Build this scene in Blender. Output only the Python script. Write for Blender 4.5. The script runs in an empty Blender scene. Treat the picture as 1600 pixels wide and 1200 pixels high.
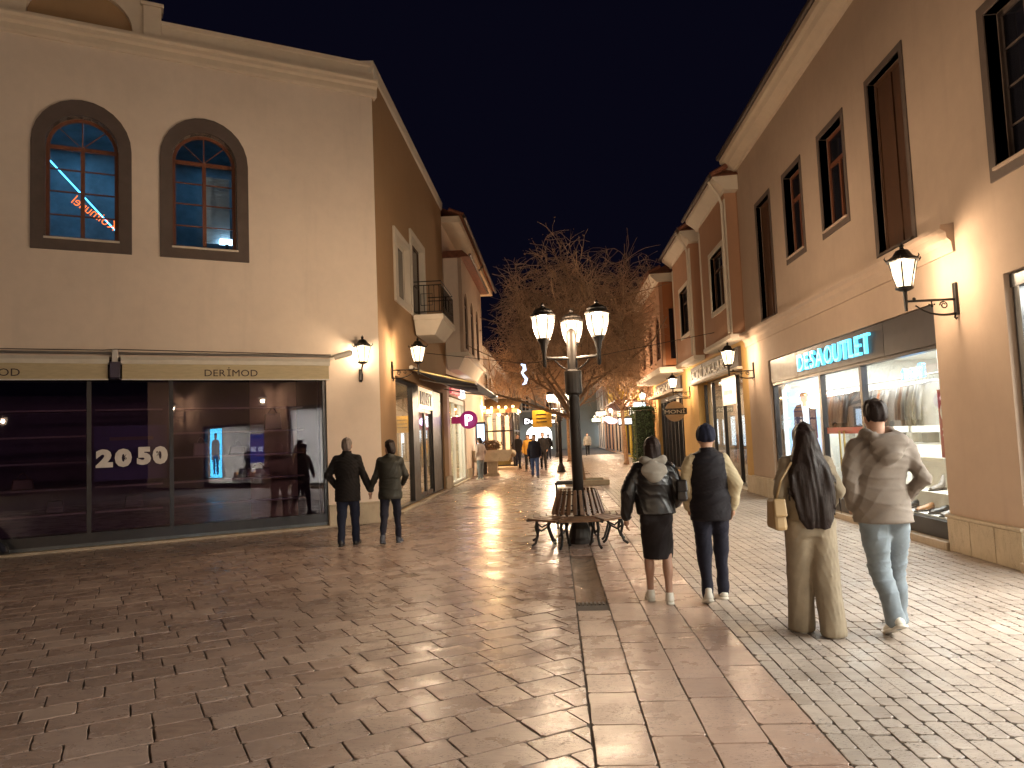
import bpy, bmesh, math, random
import numpy as np
from mathutils import Vector, Matrix
from mathutils.geometry import tessellate_polygon
random.seed(7); np.random.seed(7)
SC = bpy.context.scene
COL = SC.collection
PI = math.pi

# ------------------------------------------------------------------ camera, sky, exposure
FPX, YAW, PITCH, ROLL, EYE = 1168.2, -0.05486, 0.07079, 0.04019, 1.62
cy_, sy_, cp_, sp_ = math.cos(YAW), math.sin(YAW), math.cos(PITCH), math.sin(PITCH)
fw = Vector((sy_*cp_, cy_*cp_, sp_)); rt = Vector((cy_, -sy_, 0)); up = rt.cross(fw)
r2 = rt*math.cos(ROLL) - up*math.sin(ROLL); u2 = rt*math.sin(ROLL) + up*math.cos(ROLL)
cam_d = bpy.data.cameras.new('camera'); cam = bpy.data.objects.new('camera', cam_d); COL.objects.link(cam)
M = Matrix.Identity(4)
for i in range(3):
    M[i][0] = r2[i]; M[i][1] = u2[i]; M[i][2] = -fw[i]
M[2][3] = EYE
cam.matrix_world = M
cam_d.sensor_width = 36; cam_d.lens = FPX/1600*36; cam_d.clip_end = 2000; cam_d.clip_start = .05
SC.camera = cam
W = bpy.data.worlds.new('World'); SC.world = W; W.use_nodes = True
wn = W.node_tree.nodes; wl = W.node_tree.links
bg = wn['Background']
sky = wn.new('ShaderNodeTexSky'); sky.sky_type = 'NISHITA'; sky.sun_disc = False
sky.sun_elevation = math.radians(-7.5); sky.sun_rotation = math.radians(200)
hs = wn.new('ShaderNodeMix'); hs.data_type = 'RGBA'; hs.inputs[0].default_value = .9
hs.inputs[7].default_value = (.030, .028, .085, 1)
wl.new(sky.outputs[0], hs.inputs[6]); wl.new(hs.outputs[2], bg.inputs[0])
bg.inputs[1].default_value = .07
SC.view_settings.view_transform = 'Standard'; SC.view_settings.look = 'None'
SC.view_settings.exposure = 0.28; SC.view_settings.gamma = 1.0
SC.render.engine = 'CYCLES'
SC.cycles.use_denoising = True
SC.cycles.max_bounces = 6; SC.cycles.diffuse_bounces = 3; SC.cycles.glossy_bounces = 3
SC.cycles.transparent_max_bounces = 12; SC.cycles.transmission_bounces = 4
SC.cycles.caustics_reflective = False; SC.cycles.caustics_refractive = False
SC.cycles.sample_clamp_indirect = 4.0
SC.cycles.use_light_tree = True

# ------------------------------------------------------------------ helpers
def wloc(o):
    v = Vector((0, 0, 0))
    while o is not None:
        v += o.location; o = o.parent
    return v
def mk(name, verts, faces, mat=None, parent=None, smooth=False, bevel=0, kind=None):
    me = bpy.data.meshes.new(name)
    off = wloc(parent)
    me.from_pydata([(v[0]-off.x, v[1]-off.y, v[2]-off.z) for v in verts], [], faces)
    me.validate(); me.update()
    o = bpy.data.objects.new(name, me); COL.objects.link(o)
    if parent: o.parent = parent
    if mat: me.materials.append(mat)
    if smooth:
        me.polygons.foreach_set('use_smooth', [True]*len(me.polygons))
    if bevel:
        b = o.modifiers.new('edge', 'BEVEL'); b.width = bevel; b.segments = 2; b.limit_method = 'ANGLE'; b.angle_limit = .7
        b.harden_normals = False
    if kind: o['kind'] = kind
    return o
def tag(o, label, cat, group=None, kind=None):
    o['label'] = label; o['category'] = cat
    if group: o['group'] = group
    if kind: o['kind'] = kind
    return o
def thing(name, label, cat, loc=(0, 0, 0), group=None):
    o = bpy.data.objects.new(name, None); COL.objects.link(o); o.location = loc; o.empty_display_size = .1
    return tag(o, label, cat, group)
def subpart(name, label, parent, loc):
    o = bpy.data.objects.new(name, None); COL.objects.link(o); o.parent = parent; o.location = Vector(loc) - wloc(parent); o.empty_display_size = .1; o['label'] = label
    return o
def structure(o): o['kind'] = 'structure'; return o
def copy_tree(o, parent=None):
    c = o.copy(); COL.objects.link(c); c.parent = parent
    for ch in o.children: copy_tree(ch, c)
    return c
def place(o, loc, rz=0, label=None):
    o.location = loc; o.rotation_euler = (0, 0, rz)
    if label: o['label'] = label
    return o
class Fr:
    """a wall frame: s along the wall, t out of it, z up"""
    def __init__(s, o, u, n): s.o = Vector((o[0], o[1], 0)); s.u = Vector((u[0], u[1], 0)).normalized(); s.n = Vector((n[0], n[1], 0)).normalized()
    def p(s, a, t, z): v = s.o + s.u*a + s.n*t; return (v.x, v.y, z)
WORLD = Fr((0, 0), (1, 0), (0, 1))
class MB:
    def __init__(s): s.v = []; s.f = []
    def add(s, v, f):
        k = len(s.v); s.v += [tuple(x) for x in v]; s.f += [tuple(i+k for i in q) for q in f]; return s
    def box(s, a0, a1, t0, t1, z0, z1, fr=WORLD):
        v = [fr.p(a, t, z) for z in (z0, z1) for t in (t0, t1) for a in (a0, a1)]
        return s.add(v, [(0, 2, 3, 1), (4, 5, 7, 6), (0, 1, 5, 4), (2, 6, 7, 3), (0, 4, 6, 2), (1, 3, 7, 5)])
    def frustum(s, a, b, fr=WORLD):
        """a, b: (a0,a1,t0,t1,z) bottom and top rectangles"""
        v = [fr.p(x, y, r[4]) for r in (a, b) for y in (r[2], r[3]) for x in (r[0], r[1])]
        return s.add(v, [(0, 2, 3, 1), (4, 5, 7, 6), (0, 1, 5, 4), (2, 6, 7, 3), (0, 4, 6, 2), (1, 3, 7, 5)])
    def prism(s, loop, t0, t1, fr=WORLD):
        """loop of (s,z) extruded from t0 to t1"""
        n = len(loop); v = [fr.p(a, t0, z) for a, z in loop] + [fr.p(a, t1, z) for a, z in loop]
        tri = tessellate_polygon([[Vector((a, z, 0)) for a, z in loop]])
        f = [tuple(t) for t in tri] + [tuple(i+n for i in t) for t in tri] + [(i, (i+1) % n, (i+1) % n+n, i+n) for i in range(n)]
        return s.add(v, f)
    def profile(s, prof, a0, a1, fr=WORLD):
        """prof of (t,z) run along s from a0 to a1"""
        n = len(prof); v = [fr.p(a0, t, z) for t, z in prof] + [fr.p(a1, t, z) for t, z in prof]
        tri = tessellate_polygon([[Vector((a, z, 0)) for a, z in prof]])
        f = [tuple(t) for t in tri] + [tuple(i+n for i in t) for t in tri] + [(i, (i+1) % n, (i+1) % n+n, i+n) for i in range(n)]
        return s.add(v, f)
    def tube(s, pts, rad, seg=8, cap=True):
        pts = [Vector(p) for p in pts]; n = len(pts)
        if not hasattr(rad, '__len__'): rad = [rad]*n
        k = len(s.v); ref = None
        for i, p in enumerate(pts):
            d = (pts[min(i+1, n-1)] - pts[max(i-1, 0)]).normalized()
            if ref is None or abs(ref.dot(d)) > .98:
                ref = Vector((0, 0, 1)) if abs(d.z) < .9 else Vector((1, 0, 0))
            a = (ref - d*ref.dot(d)).normalized(); b = d.cross(a); ref = a
            for j in range(seg):
                t = 2*PI*j/seg
                s.v.append(tuple(p + (a*math.cos(t) + b*math.sin(t))*rad[i]))
        for i in range(n-1):
            for j in range(seg):
                s.f.append((k+i*seg+j, k+i*seg+(j+1) % seg, k+(i+1)*seg+(j+1) % seg, k+(i+1)*seg+j))
        if cap:
            s.f.append(tuple(k+j for j in range(seg))[::-1]); s.f.append(tuple(k+(n-1)*seg+j for j in range(seg)))
        return s
    def lathe(s, prof, c=(0, 0, 0), seg=16, rot=0):
        """prof of (r,z)"""
        k = len(s.v); n = len(prof)
        for r, z in prof:
            for j in range(seg):
                t = 2*PI*j/seg + rot
                s.v.append((c[0]+r*math.cos(t), c[1]+r*math.sin(t), c[2]+z))
        for i in range(n-1):
            for j in range(seg):
                s.f.append((k+i*seg+j, k+i*seg+(j+1) % seg, k+(i+1)*seg+(j+1) % seg, k+(i+1)*seg+j))
        s.f.append(tuple(k+j for j in range(seg))[::-1]); s.f.append(tuple(k+(n-1)*seg+j for j in range(seg)))
        return s
    def ball(s, c, r, seg=8, ring=6):
        rr = r if hasattr(r, '__len__') else (r, r, r)
        k = len(s.v)
        for i in range(ring+1):
            a = PI*i/ring
            for j in range(seg):
                b = 2*PI*j/seg
                s.v.append((c[0]+rr[0]*math.sin(a)*math.cos(b), c[1]+rr[1]*math.sin(a)*math.sin(b), c[2]+rr[2]*math.cos(a)))
        for i in range(ring):
            for j in range(seg):
                s.f.append((k+i*seg+j, k+(i+1)*seg+j, k+(i+1)*seg+(j+1) % seg, k+i*seg+(j+1) % seg))
        return s
    def quad(s, pts): return s.add(pts, [tuple(range(len(pts)))])
    def build(s, name, mat, parent=None, **k): return mk(name, s.v, s.f, mat, parent, **k)
def box(name, mat, parent, fr, a0, a1, t0, t1, z0, z1, **k): return MB().box(a0, a1, t0, t1, z0, z1, fr).build(name, mat, parent, **k)
def rect(s0, s1, z0, z1): return [(s0, z0), (s1, z0), (s1, z1), (s0, z1)]
def arch(s0, s1, z0, zs, rise=None, n=14):
    c = (s0+s1)/2; r = (s1-s0)/2; rise = rise or r
    return [(s0, z0), (s1, z0)] + [(c+r*math.cos(PI*i/n), zs+rise*math.sin(PI*i/n)) for i in range(n+1)]
def wall(name, mat, parent, fr, outer, holes, t0, t1, **k):
    """wall slab with openings between t0 (back) and t1 (front)"""
    loops = [outer] + holes
    flat = [q for l in loops for q in l]; n = len(flat)
    tri = tessellate_polygon([[Vector((a, z, 0)) for a, z in l] for l in loops])
    v = [fr.p(a, t1, z) for a, z in flat] + [fr.p(a, t0, z) for a, z in flat]
    f = [tuple(t) for t in tri] + [tuple(i+n for i in t[::-1]) for t in tri]
    b = 0
    for l in loops:
        m = len(l)
        f += [(b+i, b+(i+1) % m, b+(i+1) % m+n, b+i+n) for i in range(m)]; b += m
    o = mk(name, v, f, mat, parent, **k)
    bm = bmesh.new(); bm.from_mesh(o.data); bmesh.ops.recalc_face_normals(bm, faces=bm.faces); bm.to_mesh(o.data); bm.free()
    return o
def ring(name, mat, parent, fr, outer, inner, t0, t1, **k): return wall(name, mat, parent, fr, outer, [inner], t0, t1, **k)

# ------------------------------------------------------------------ materials
def nt(name):
    m = bpy.data.materials.new(name); m.use_nodes = True
    return m, m.node_tree.nodes, m.node_tree.links, m.node_tree.nodes['Principled BSDF']
def ramp(n, l, src, stops):
    r = n.new('ShaderNodeValToRGB'); l.new(src, r.inputs[0])
    while len(r.color_ramp.elements) < len(stops): r.color_ramp.elements.new(.5)
    for e, (p, c) in zip(r.color_ramp.elements, stops):
        e.position = p; e.color = c if len(c) == 4 else (*c, 1)
    return r
def mixc(n, l, fac, a, b, mode='MIX'):
    m = n.new('ShaderNodeMix'); m.data_type = 'RGBA'; m.blend_type = mode
    for i, x in ((0, fac), (6, a), (7, b)):
        if hasattr(x, 'links'): l.new(x, m.inputs[i])
        elif i == 0: m.inputs[0].default_value = x
        else: m.inputs[i].default_value = (*x, 1)
    return m.outputs[2]
def noise(n, l, scale, detail=4, rough=.55, vec=None, dist=0):
    t = n.new('ShaderNodeTexNoise'); t.inputs['Scale'].default_value = scale; t.inputs['Detail'].default_value = detail
    t.inputs['Roughness'].default_value = rough; t.inputs['Distortion'].default_value = dist
    if vec is not None: l.new(vec, t.inputs['Vector'])
    return t.outputs[0]
def coords(n, l, scale=(1, 1, 1), kind='Object'):
    c = n.new('ShaderNodeTexCoord'); m = n.new('ShaderNodeMapping'); m.inputs['Scale'].default_value = scale
    l.new(c.outputs[kind], m.inputs[0]); return m.outputs[0]
def bump(n, l, h, b, strength=.3, dist=.01):
    x = n.new('ShaderNodeBump'); x.inputs['Strength'].default_value = strength; x.inputs['Distance'].default_value = dist
    l.new(h, x.inputs['Height']); l.new(x.outputs[0], b.inputs['Normal']); return x
def simple(name, c, rough=.6, metal=0, var=.12, scale=6, bstr=0, bscale=60, spec=.5, stretch=(1, 1, 1), coat=0):
    m, n, l, b = nt(name)
    v = coords(n, l, stretch)
    x = noise(n, l, scale, 5, .6, v)
    lo = tuple(max(0, k*(1-var)) for k in c); hi = tuple(min(1, k*(1+var)) for k in c)
    r = ramp(n, l, x, [(.3, lo), (.7, hi)])
    l.new(r.outputs[0], b.inputs['Base Color'])
    b.inputs['Roughness'].default_value = rough; b.inputs['Metallic'].default_value = metal
    b.inputs['Specular IOR Level'].default_value = spec; b.inputs['Coat Weight'].default_value = coat
    rr = ramp(n, l, x, [(.2, (max(0, rough-.08),)*3), (.8, (min(1, rough+.08),)*3)]); l.new(rr.outputs[0], b.inputs['Roughness'])
    if bstr: bump(n, l, noise(n, l, bscale, 4, .6, v), b, bstr, .006)
    return m
def plaster(name, c, stain=.10):
    m, n, l, b = nt(name)
    v = coords(n, l)
    a = noise(n, l, .55, 5, .6, v); d = noise(n, l, 5, 5, .65, v)
    sv = coords(n, l, (3, 3, .25)); s = noise(n, l, 1.3, 4, .6, sv)
    c1 = ramp(n, l, a, [(.25, tuple(k*(1-stain) for k in c)), (.75, tuple(min(1, k*(1+stain*.6)) for k in c))]).outputs[0]
    k2 = mixc(n, l, .35, c1, ramp(n, l, d, [(.3, tuple(k*.9 for k in c)), (.7, tuple(min(1, k*1.06) for k in c))]).outputs[0])
    st = ramp(n, l, s, [(.55, (0, 0, 0)), (.85, (.22,)*3)])
    sep = n.new('ShaderNodeMath'); sep.operation = 'MULTIPLY'; l.new(st.outputs[0], sep.inputs[0]); sep.inputs[1].default_value = 1
    k3 = mixc(n, l, sep.outputs[0], k2, tuple(k*.62 for k in c))
    l.new(k3, b.inputs['Base Color']); b.inputs['Roughness'].default_value = .85; b.inputs['Specular IOR Level'].default_value = .25
    g = noise(n, l, 90, 3, .6, v); big = noise(n, l, 2.2, 3, .5, v)
    mm = n.new('ShaderNodeMath'); mm.operation = 'MULTIPLY_ADD'; l.new(big, mm.inputs[0]); mm.inputs[1].default_value = 3.0; l.new(g, mm.inputs[2])
    bump(n, l, mm.outputs[0], b, .16, .006)
    return m
def emit(name, c, s):
    m, n, l, b = nt(name); b.inputs['Base Color'].default_value = (*[min(1, k) for k in c], 1)
    b.inputs['Emission Color'].default_value = (*c, 1); b.inputs['Emission Strength'].default_value = s
    b.inputs['Roughness'].default_value = .3
    return m
def frosted(name, c, s, clear=.55):
    m, n, l, b = nt(name); n.remove(b)
    e = n.new('ShaderNodeEmission'); e.inputs[0].default_value = (*c, 1); e.inputs[1].default_value = s
    t = n.new('ShaderNodeBsdfTransparent'); t.inputs[0].default_value = (1, .95, .88, 1)
    x = n.new('ShaderNodeMixShader'); x.inputs[0].default_value = clear
    l.new(e.outputs[0], x.inputs[1]); l.new(t.outputs[0], x.inputs[2]); l.new(x.outputs[0], n['Material Output'].inputs[0])
    return m
def glass(name, tint=(.92, .95, .95), f0=.045, rough=.012, wav=.0):
    """thin clear pane: Schlick reflection over straight-through light, alike from both sides"""
    m, n, l, b = nt(name); n.remove(b)
    t = n.new('ShaderNodeBsdfTransparent'); t.inputs[0].default_value = (*tint, 1)
    g = n.new('ShaderNodeBsdfGlossy'); g.inputs['Roughness'].default_value = rough
    ge = n.new('ShaderNodeNewGeometry'); dt = n.new('ShaderNodeVectorMath'); dt.operation = 'DOT_PRODUCT'; l.new(ge.outputs['Normal'], dt.inputs[0]); l.new(ge.outputs['Incoming'], dt.inputs[1])
    def mth(op, *a):
        k = n.new('ShaderNodeMath'); k.operation = op
        for i, x in enumerate(a):
            if hasattr(x, 'links'): l.new(x, k.inputs[i])
            else: k.inputs[i].default_value = x
        return k.outputs[0]
    fz = mth('MULTIPLY_ADD', mth('POWER', mth('SUBTRACT', 1.0, mth('ABSOLUTE', dt.outputs['Value'])), 5.0), 1-f0, f0)
    if wav:
        v = coords(n, l); bp = n.new('ShaderNodeBump'); bp.inputs['Strength'].default_value = wav; bp.inputs['Distance'].default_value = .01
        l.new(noise(n, l, 1.2, 2, .5, v), bp.inputs['Height']); l.new(bp.outputs[0], g.inputs['Normal'])
    x = n.new('ShaderNodeMixShader'); l.new(fz, x.inputs[0]); l.new(t.outputs[0], x.inputs[1]); l.new(g.outputs[0], x.inputs[2])
    l.new(x.outputs[0], n['Material Output'].inputs[0])
    return m
def stone(name, cols, rough=(.28, .55), pits=.6, rnd=True, island=.16):
    """worn travertine: each piece its own tone, banding, dark pits, polished tops"""
    m, n, l, b = nt(name)
    g = n.new('ShaderNodeNewGeometry'); oi = n.new('ShaderNodeObjectInfo')
    ad = n.new('ShaderNodeMath'); ad.operation = 'ADD'; l.new(g.outputs['Random Per Island'], ad.inputs[0]); l.new(oi.outputs['Random'], ad.inputs[1])
    fr = n.new('ShaderNodeMath'); fr.operation = 'FRACT'; l.new(ad.outputs[0], fr.inputs[0])
    pos = g.outputs['Position']
    base = ramp(n, l, fr.outputs[0], [(i/(len(cols)-1), c) for i, c in enumerate(cols)]).outputs[0]
    mp = n.new('ShaderNodeMapping'); mp.inputs['Scale'].default_value = (1, 3.2, 1); mp.inputs['Rotation'].default_value = (0, 0, .55); l.new(pos, mp.inputs[0])
    vn = noise(n, l, 5, 6, .62, mp.outputs[0], .6)
    c1 = mixc(n, l, .42, base, ramp(n, l, vn, [(.25, tuple(k*.62 for k in cols[0])), (.5, cols[1]), (.78, tuple(min(1, k*1.12) for k in cols[-1]))]).outputs[0])
    # grime, broad and blotchy
    dirt = ramp(n, l, noise(n, l, .9, 5, .65, pos), [(.38, (0, 0, 0)), (.72, (.5,)*3)])
    c2 = mixc(n, l, dirt.outputs[0], c1, tuple(k*.5 for k in cols[0]))
    # pits
    pn = noise(n, l, 38, 4, .7, mp.outputs[0], .8); zone = noise(n, l, 2.6, 3, .6, pos)
    pm = n.new('ShaderNodeMath'); pm.operation = 'MULTIPLY'; l.new(ramp(n, l, pn, [(.575, (0,)*3), (.625, (1,)*3)]).outputs[0], pm.inputs[0]); l.new(ramp(n, l, zone, [(.42, (0,)*3), (.55, (min(1, pits*1.3),)*3)]).outputs[0], pm.inputs[1])
    # larger chips and knocked-out holes
    cn = noise(n, l, 11, 3, .6, mp.outputs[0], 1.2)
    ch = n.new('ShaderNodeMath'); ch.operation = 'MAXIMUM'; l.new(ramp(n, l, cn, [(.70, (0,)*3), (.725, (pits,)*3)]).outputs[0], ch.inputs[0]); l.new(pm.outputs[0], ch.inputs[1]); pm = ch
    c3 = mixc(n, l, pm.outputs[0], c2, (.035, .024, .018))
    l.new(c3, b.inputs['Base Color'])
    rn = noise(n, l, 3.1, 5, .6, pos)
    md = n.new('ShaderNodeMath'); md.operation = 'MULTIPLY_ADD'; l.new(fr.outputs[0], md.inputs[0]); md.inputs[1].default_value = island; l.new(rn, md.inputs[2])
    rr = ramp(n, l, md.outputs[0], [(.32, (rough[0],)*3), (.78, (rough[1],)*3)])
    ra = n.new('ShaderNodeMath'); ra.operation = 'MAXIMUM'; l.new(rr.outputs[0], ra.inputs[0]); l.new(pm.outputs[0], ra.inputs[1]); l.new(ra.outputs[0], b.inputs['Roughness'])
    h = n.new('ShaderNodeMath'); h.operation = 'SUBTRACT'; l.new(noise(n, l, 9, 5, .6, mp.outputs[0]), h.inputs[0]); l.new(pm.outputs[0], h.inputs[1])
    bump(n, l, h.outputs[0], b, .5, .005)
    b.inputs['Specular IOR Level'].default_value = .55
    return m
MAT = {}
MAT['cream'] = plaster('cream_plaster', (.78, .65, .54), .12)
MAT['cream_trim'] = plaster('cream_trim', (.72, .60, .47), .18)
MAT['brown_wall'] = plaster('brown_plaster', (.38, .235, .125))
MAT['peach'] = plaster('peach_plaster', (.47, .355, .275), .13)
MAT['pillar'] = plaster('pillar_plaster', (.50, .37, .26))
MAT['yellow_wall'] = plaster('ochre_plaster', (.58, .36, .13))
MAT['rose_wall'] = plaster('terracotta_plaster', (.44, .25, .155))
MAT['rust_wall'] = plaster('rust_plaster', (.40, .16, .07))
MAT['lemon_wall'] = plaster('mustard_plaster', (.62, .42, .06))
MAT['grey_wall'] = plaster('grey_green_plaster', (.27, .27, .235))
MAT['white_trim'] = plaster('white_trim', (.70, .62, .52), .08)
MAT['surround'] = simple('dark_surround', (.105, .075, .062), .7, var=.15, bstr=.1)
MAT['wood_dark'] = simple('dark_timber', (.085, .04, .022), .45, var=.3, stretch=(8, 8, 1), bstr=.15)
MAT['wood_red'] = simple('red_brown_timber', (.17, .06, .03), .45, var=.25, stretch=(8, 8, 1))
MAT['plinth'] = stone('travertine_plinth', [(.42, .33, .22), (.55, .45, .32), (.48, .39, .27)], (.45, .75), .35)
MAT['sill'] = stone('travertine_sill', [(.40, .31, .22), (.50, .40, .29), (.45, .36, .26)], (.35, .6), .2)
MAT['iron'] = simple('black_iron', (.018, .016, .015), .42, .4, var=.3, bstr=.08, bscale=90)
MAT['bronze'] = simple('bronze_iron', (.05, .036, .026), .38, .6, var=.3, bstr=.06)
MAT['frame_dark'] = simple('dark_frame', (.035, .032, .034), .35, .6, var=.15)
MAT['frame_grey'] = simple('grey_frame', (.10, .105, .11), .38, .5, var=.12)
MAT['alu'] = simple('aluminium', (.42, .40, .38), .35, .9, var=.1)
MAT['sign_dark'] = simple('dark_metal_panel', (.032, .026, .028), .42, .35, var=.12)
MAT['roof'] = simple('roof_tile', (.22, .085, .05), .8, var=.35, scale=9, bstr=.3)
MAT['gutter'] = simple('gutter_metal', (.10, .075, .06), .5, .5)
MAT['glass'] = glass('shop_glass')
MAT['glass_dark'] = glass('dark_shop_glass', (.82, .74, .86), .07, .008, .03)
MAT['win_glass'] = glass('window_glass', (.85, .9, .95), .045)
MAT['black_glass'] = simple('unlit_window_glass', (.014, .014, .020), .08, var=.2)
MAT['white'] = simple('white_paint', (.76, .75, .72), .5, var=.04)
MAT['offwhite'] = simple('offwhite_panel', (.66, .62, .54), .6, var=.06)
MAT['black'] = simple('black_paint', (.012, .012, .013), .4, var=.2)
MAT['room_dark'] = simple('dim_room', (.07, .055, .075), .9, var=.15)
MAT['room_white'] = simple('white_room', (.74, .74, .70), .7, var=.04)
MAT['lamp_pane'] = frosted('lantern_pane', (1.0, .80, .50), 3.4, .5)
MAT['lamp_pane_far'] = emit('lantern_pane_far', (1.0, .74, .45), 9)
LAMP_C = (1.0, .77, .54); LAMP_K = 11.0; SHOP_K = 2.0
def point(name, parent, loc, watts, color=LAMP_C, r=.07):
    d = bpy.data.lights.new(name, 'POINT'); d.energy = watts*LAMP_K; d.color = color; d.shadow_soft_size = r
    o = bpy.data.objects.new(name, d); COL.objects.link(o); o.parent = parent; o.location = loc; return o
def area(name, parent, loc, size, watts, color=(1, .96, .9), rot=(0, 0, 0)):
    d = bpy.data.lights.new(name, 'AREA'); d.shape = 'RECTANGLE'; d.size = size[0]; d.size_y = size[1]; d.energy = watts*SHOP_K; d.color = color
    o = bpy.data.objects.new(name, d); COL.objects.link(o); o.parent = parent; o.location = Vector(loc) - wloc(parent); o.rotation_euler = rot; return o

# ------------------------------------------------------------------ lettering
_glyph = {}
def glyph(ch, bold):
    k = (ch, bold)
    if k not in _glyph:
        c = bpy.data.curves.new('glyph', 'FONT'); c.body = ch; c.size = 1; c.offset = bold; c.extrude = .5; c.resolution_u = 3
        o = bpy.data.objects.new('glyph', c); COL.objects.link(o)
        bpy.context.view_layer.update()
        dg = bpy.context.evaluated_depsgraph_get()
        me = bpy.data.meshes.new_from_object(o.evaluated_get(dg))
        v = [tuple(x.co) for x in me.vertices]; f = [tuple(p.vertices) for p in me.polygons]
        bpy.data.objects.remove(o); bpy.data.curves.remove(c); bpy.data.meshes.remove(me)
        _glyph[k] = (v, f)
    return _glyph[k]
def lettering(parent, o, u, n, text, height, mat, width=None, thick=.02, bold=0, gap=.12, name='letter', join=False):
    """raised letters; o is the lower start corner, u the reading direction, n out of the panel"""
    o, u, n = Vector(o), Vector(u).normalized(), Vector(n).normalized(); z = n.cross(u)
    if z.z < 0: z = -z
    gl = []; x = 0
    for ch in text:
        if ch == ' ': x += .38; continue
        v, f = glyph(ch, bold)
        lo = min(q[0] for q in v); hi = max(q[0] for q in v)
        gl.append((v, f, x-lo)); x += hi-lo+gap
    x -= gap
    H = .73; sy = height/H; sx = (width/x) if width else sy
    out = []; big = MB()
    for v, f, dx in gl:
        vv = [tuple(o + u*((q[0]+dx)*sx) + z*(q[1]*sy) + n*((q[2]+.5)*thick)) for q in v]
        if join: big.add(vv, f)
        else: out.append(mk(name, vv, f, mat, parent))
    if join: out.append(big.build(name, mat, parent))
    return out
# ------------------------------------------------------------------ ground and paving
def px(p):
    d = Vector(p) - Vector((0, 0, EYE)); z = d.dot(fw)
    if z < .3: return (-9999, -9999, 1)
    return (800 + FPX*d.dot(r2)/z, 600 - FPX*d.dot(u2)/z, z)
DV = Vector((-.85835, -.51306, 0)); NV = Vector((.51306, -.85835, 0))       # corner house facade: along it, out of it
CX, CY = -3.56, 15.17
WL, WR = -3.56, 4.86
MAT['earth'] = simple('dark_bedding', (.055, .040, .030), .9, var=.3, scale=12, bstr=.3)
MAT['paver'] = stone('plaza_travertine', [(.24, .16, .13), (.40, .285, .23), (.31, .215, .175), (.49, .37, .305)], (.13, .42), .75)
MAT['slab'] = stone('band_travertine', [(.33, .215, .165), (.43, .30, .235), (.38, .255, .20)], (.15, .45), .6)
MAT['sett'] = stone('lane_travertine', [(.29, .235, .195), (.42, .35, .295), (.36, .295, .245), (.48, .405, .345)], (.26, .56), .7)
structure(mk('ground', [(-400, -300, -.05), (400, -300, -.05), (400, 600, -.05), (-400, 600, -.05)], [(0, 1, 2, 3)], MAT['earth']))
def clip(poly, a, b, c):
    """keep a*x+b*y<=c"""
    out = []
    for i, p in enumerate(poly):
        q = poly[(i+1) % len(poly)]; dp = a*p[0]+b*p[1]-c; dq = a*q[0]+b*q[1]-c
        if dp <= 0: out.append(p)
        if dp*dq < 0:
            t = dp/(dp-dq); out.append((p[0]+t*(q[0]-p[0]), p[1]+t*(q[1]-p[1])))
    return out
def area2(p): return abs(sum(p[i][0]*p[(i+1) % len(p)][1]-p[(i+1) % len(p)][0]*p[i][1] for i in range(len(p))))/2
def shrink(poly, d, rnd=0):
    """inset a convex polygon by d"""
    n = len(poly); cx = sum(p[0] for p in poly)/n; cy = sum(p[1] for p in poly)/n; out = []
    for p in poly:
        vx, vy = cx-p[0], cy-p[1]; k = math.hypot(vx, vy) or 1
        e = d*1.35*(1+random.uniform(-rnd, rnd)); out.append((p[0]+vx/k*e, p[1]+vy/k*e))
    return out
def chip(poly, amt):
    """break the straight outline of a worn piece: extra points along each edge, corners knocked off"""
    out = []
    for i, p in enumerate(poly):
        q = poly[(i+1) % len(poly)]; L = math.hypot(q[0]-p[0], q[1]-p[1])
        if L < .06: out.append(p); continue
        nx, ny = (q[1]-p[1])/L, -(q[0]-p[0])/L
        a = random.uniform(.008, .03)/L
        for t in (a, .35+random.uniform(-.1, .1), .7+random.uniform(-.1, .1), 1-a):
            e = random.uniform(-amt, amt*.3) if .1 < t < .9 else 0
            out.append((p[0]+(q[0]-p[0])*t+nx*e, p[1]+(q[1]-p[1])*t+ny*e))
    return out
def piece(poly, h0=-.045, bev=.0026, amt=.005):
    p = chip(poly, amt); n = len(p); q = shrink(p, bev, .5)
    v = [(x, y, h0) for x, y in p] + [(x, y, -bev*.9) for x, y in p] + [(x, y, 0) for x, y in q]
    f = [(i, (i+1) % n, n+(i+1) % n, n+i) for i in range(n)] + [(n+i, n+(i+1) % n, 2*n+(i+1) % n, 2*n+i) for i in range(n)] + [tuple(range(2*n, 3*n))]
    return v, f
def piece_lite(poly, bev=.003):
    n = len(poly); q = shrink(poly, bev, .5)
    v = [(x, y, -.03) for x, y in poly] + [(x, y, 0) for x, y in q]
    return v, [(i, (i+1) % n, n+(i+1) % n, n+i) for i in range(n)] + [tuple(range(n, 2*n))]
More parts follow.
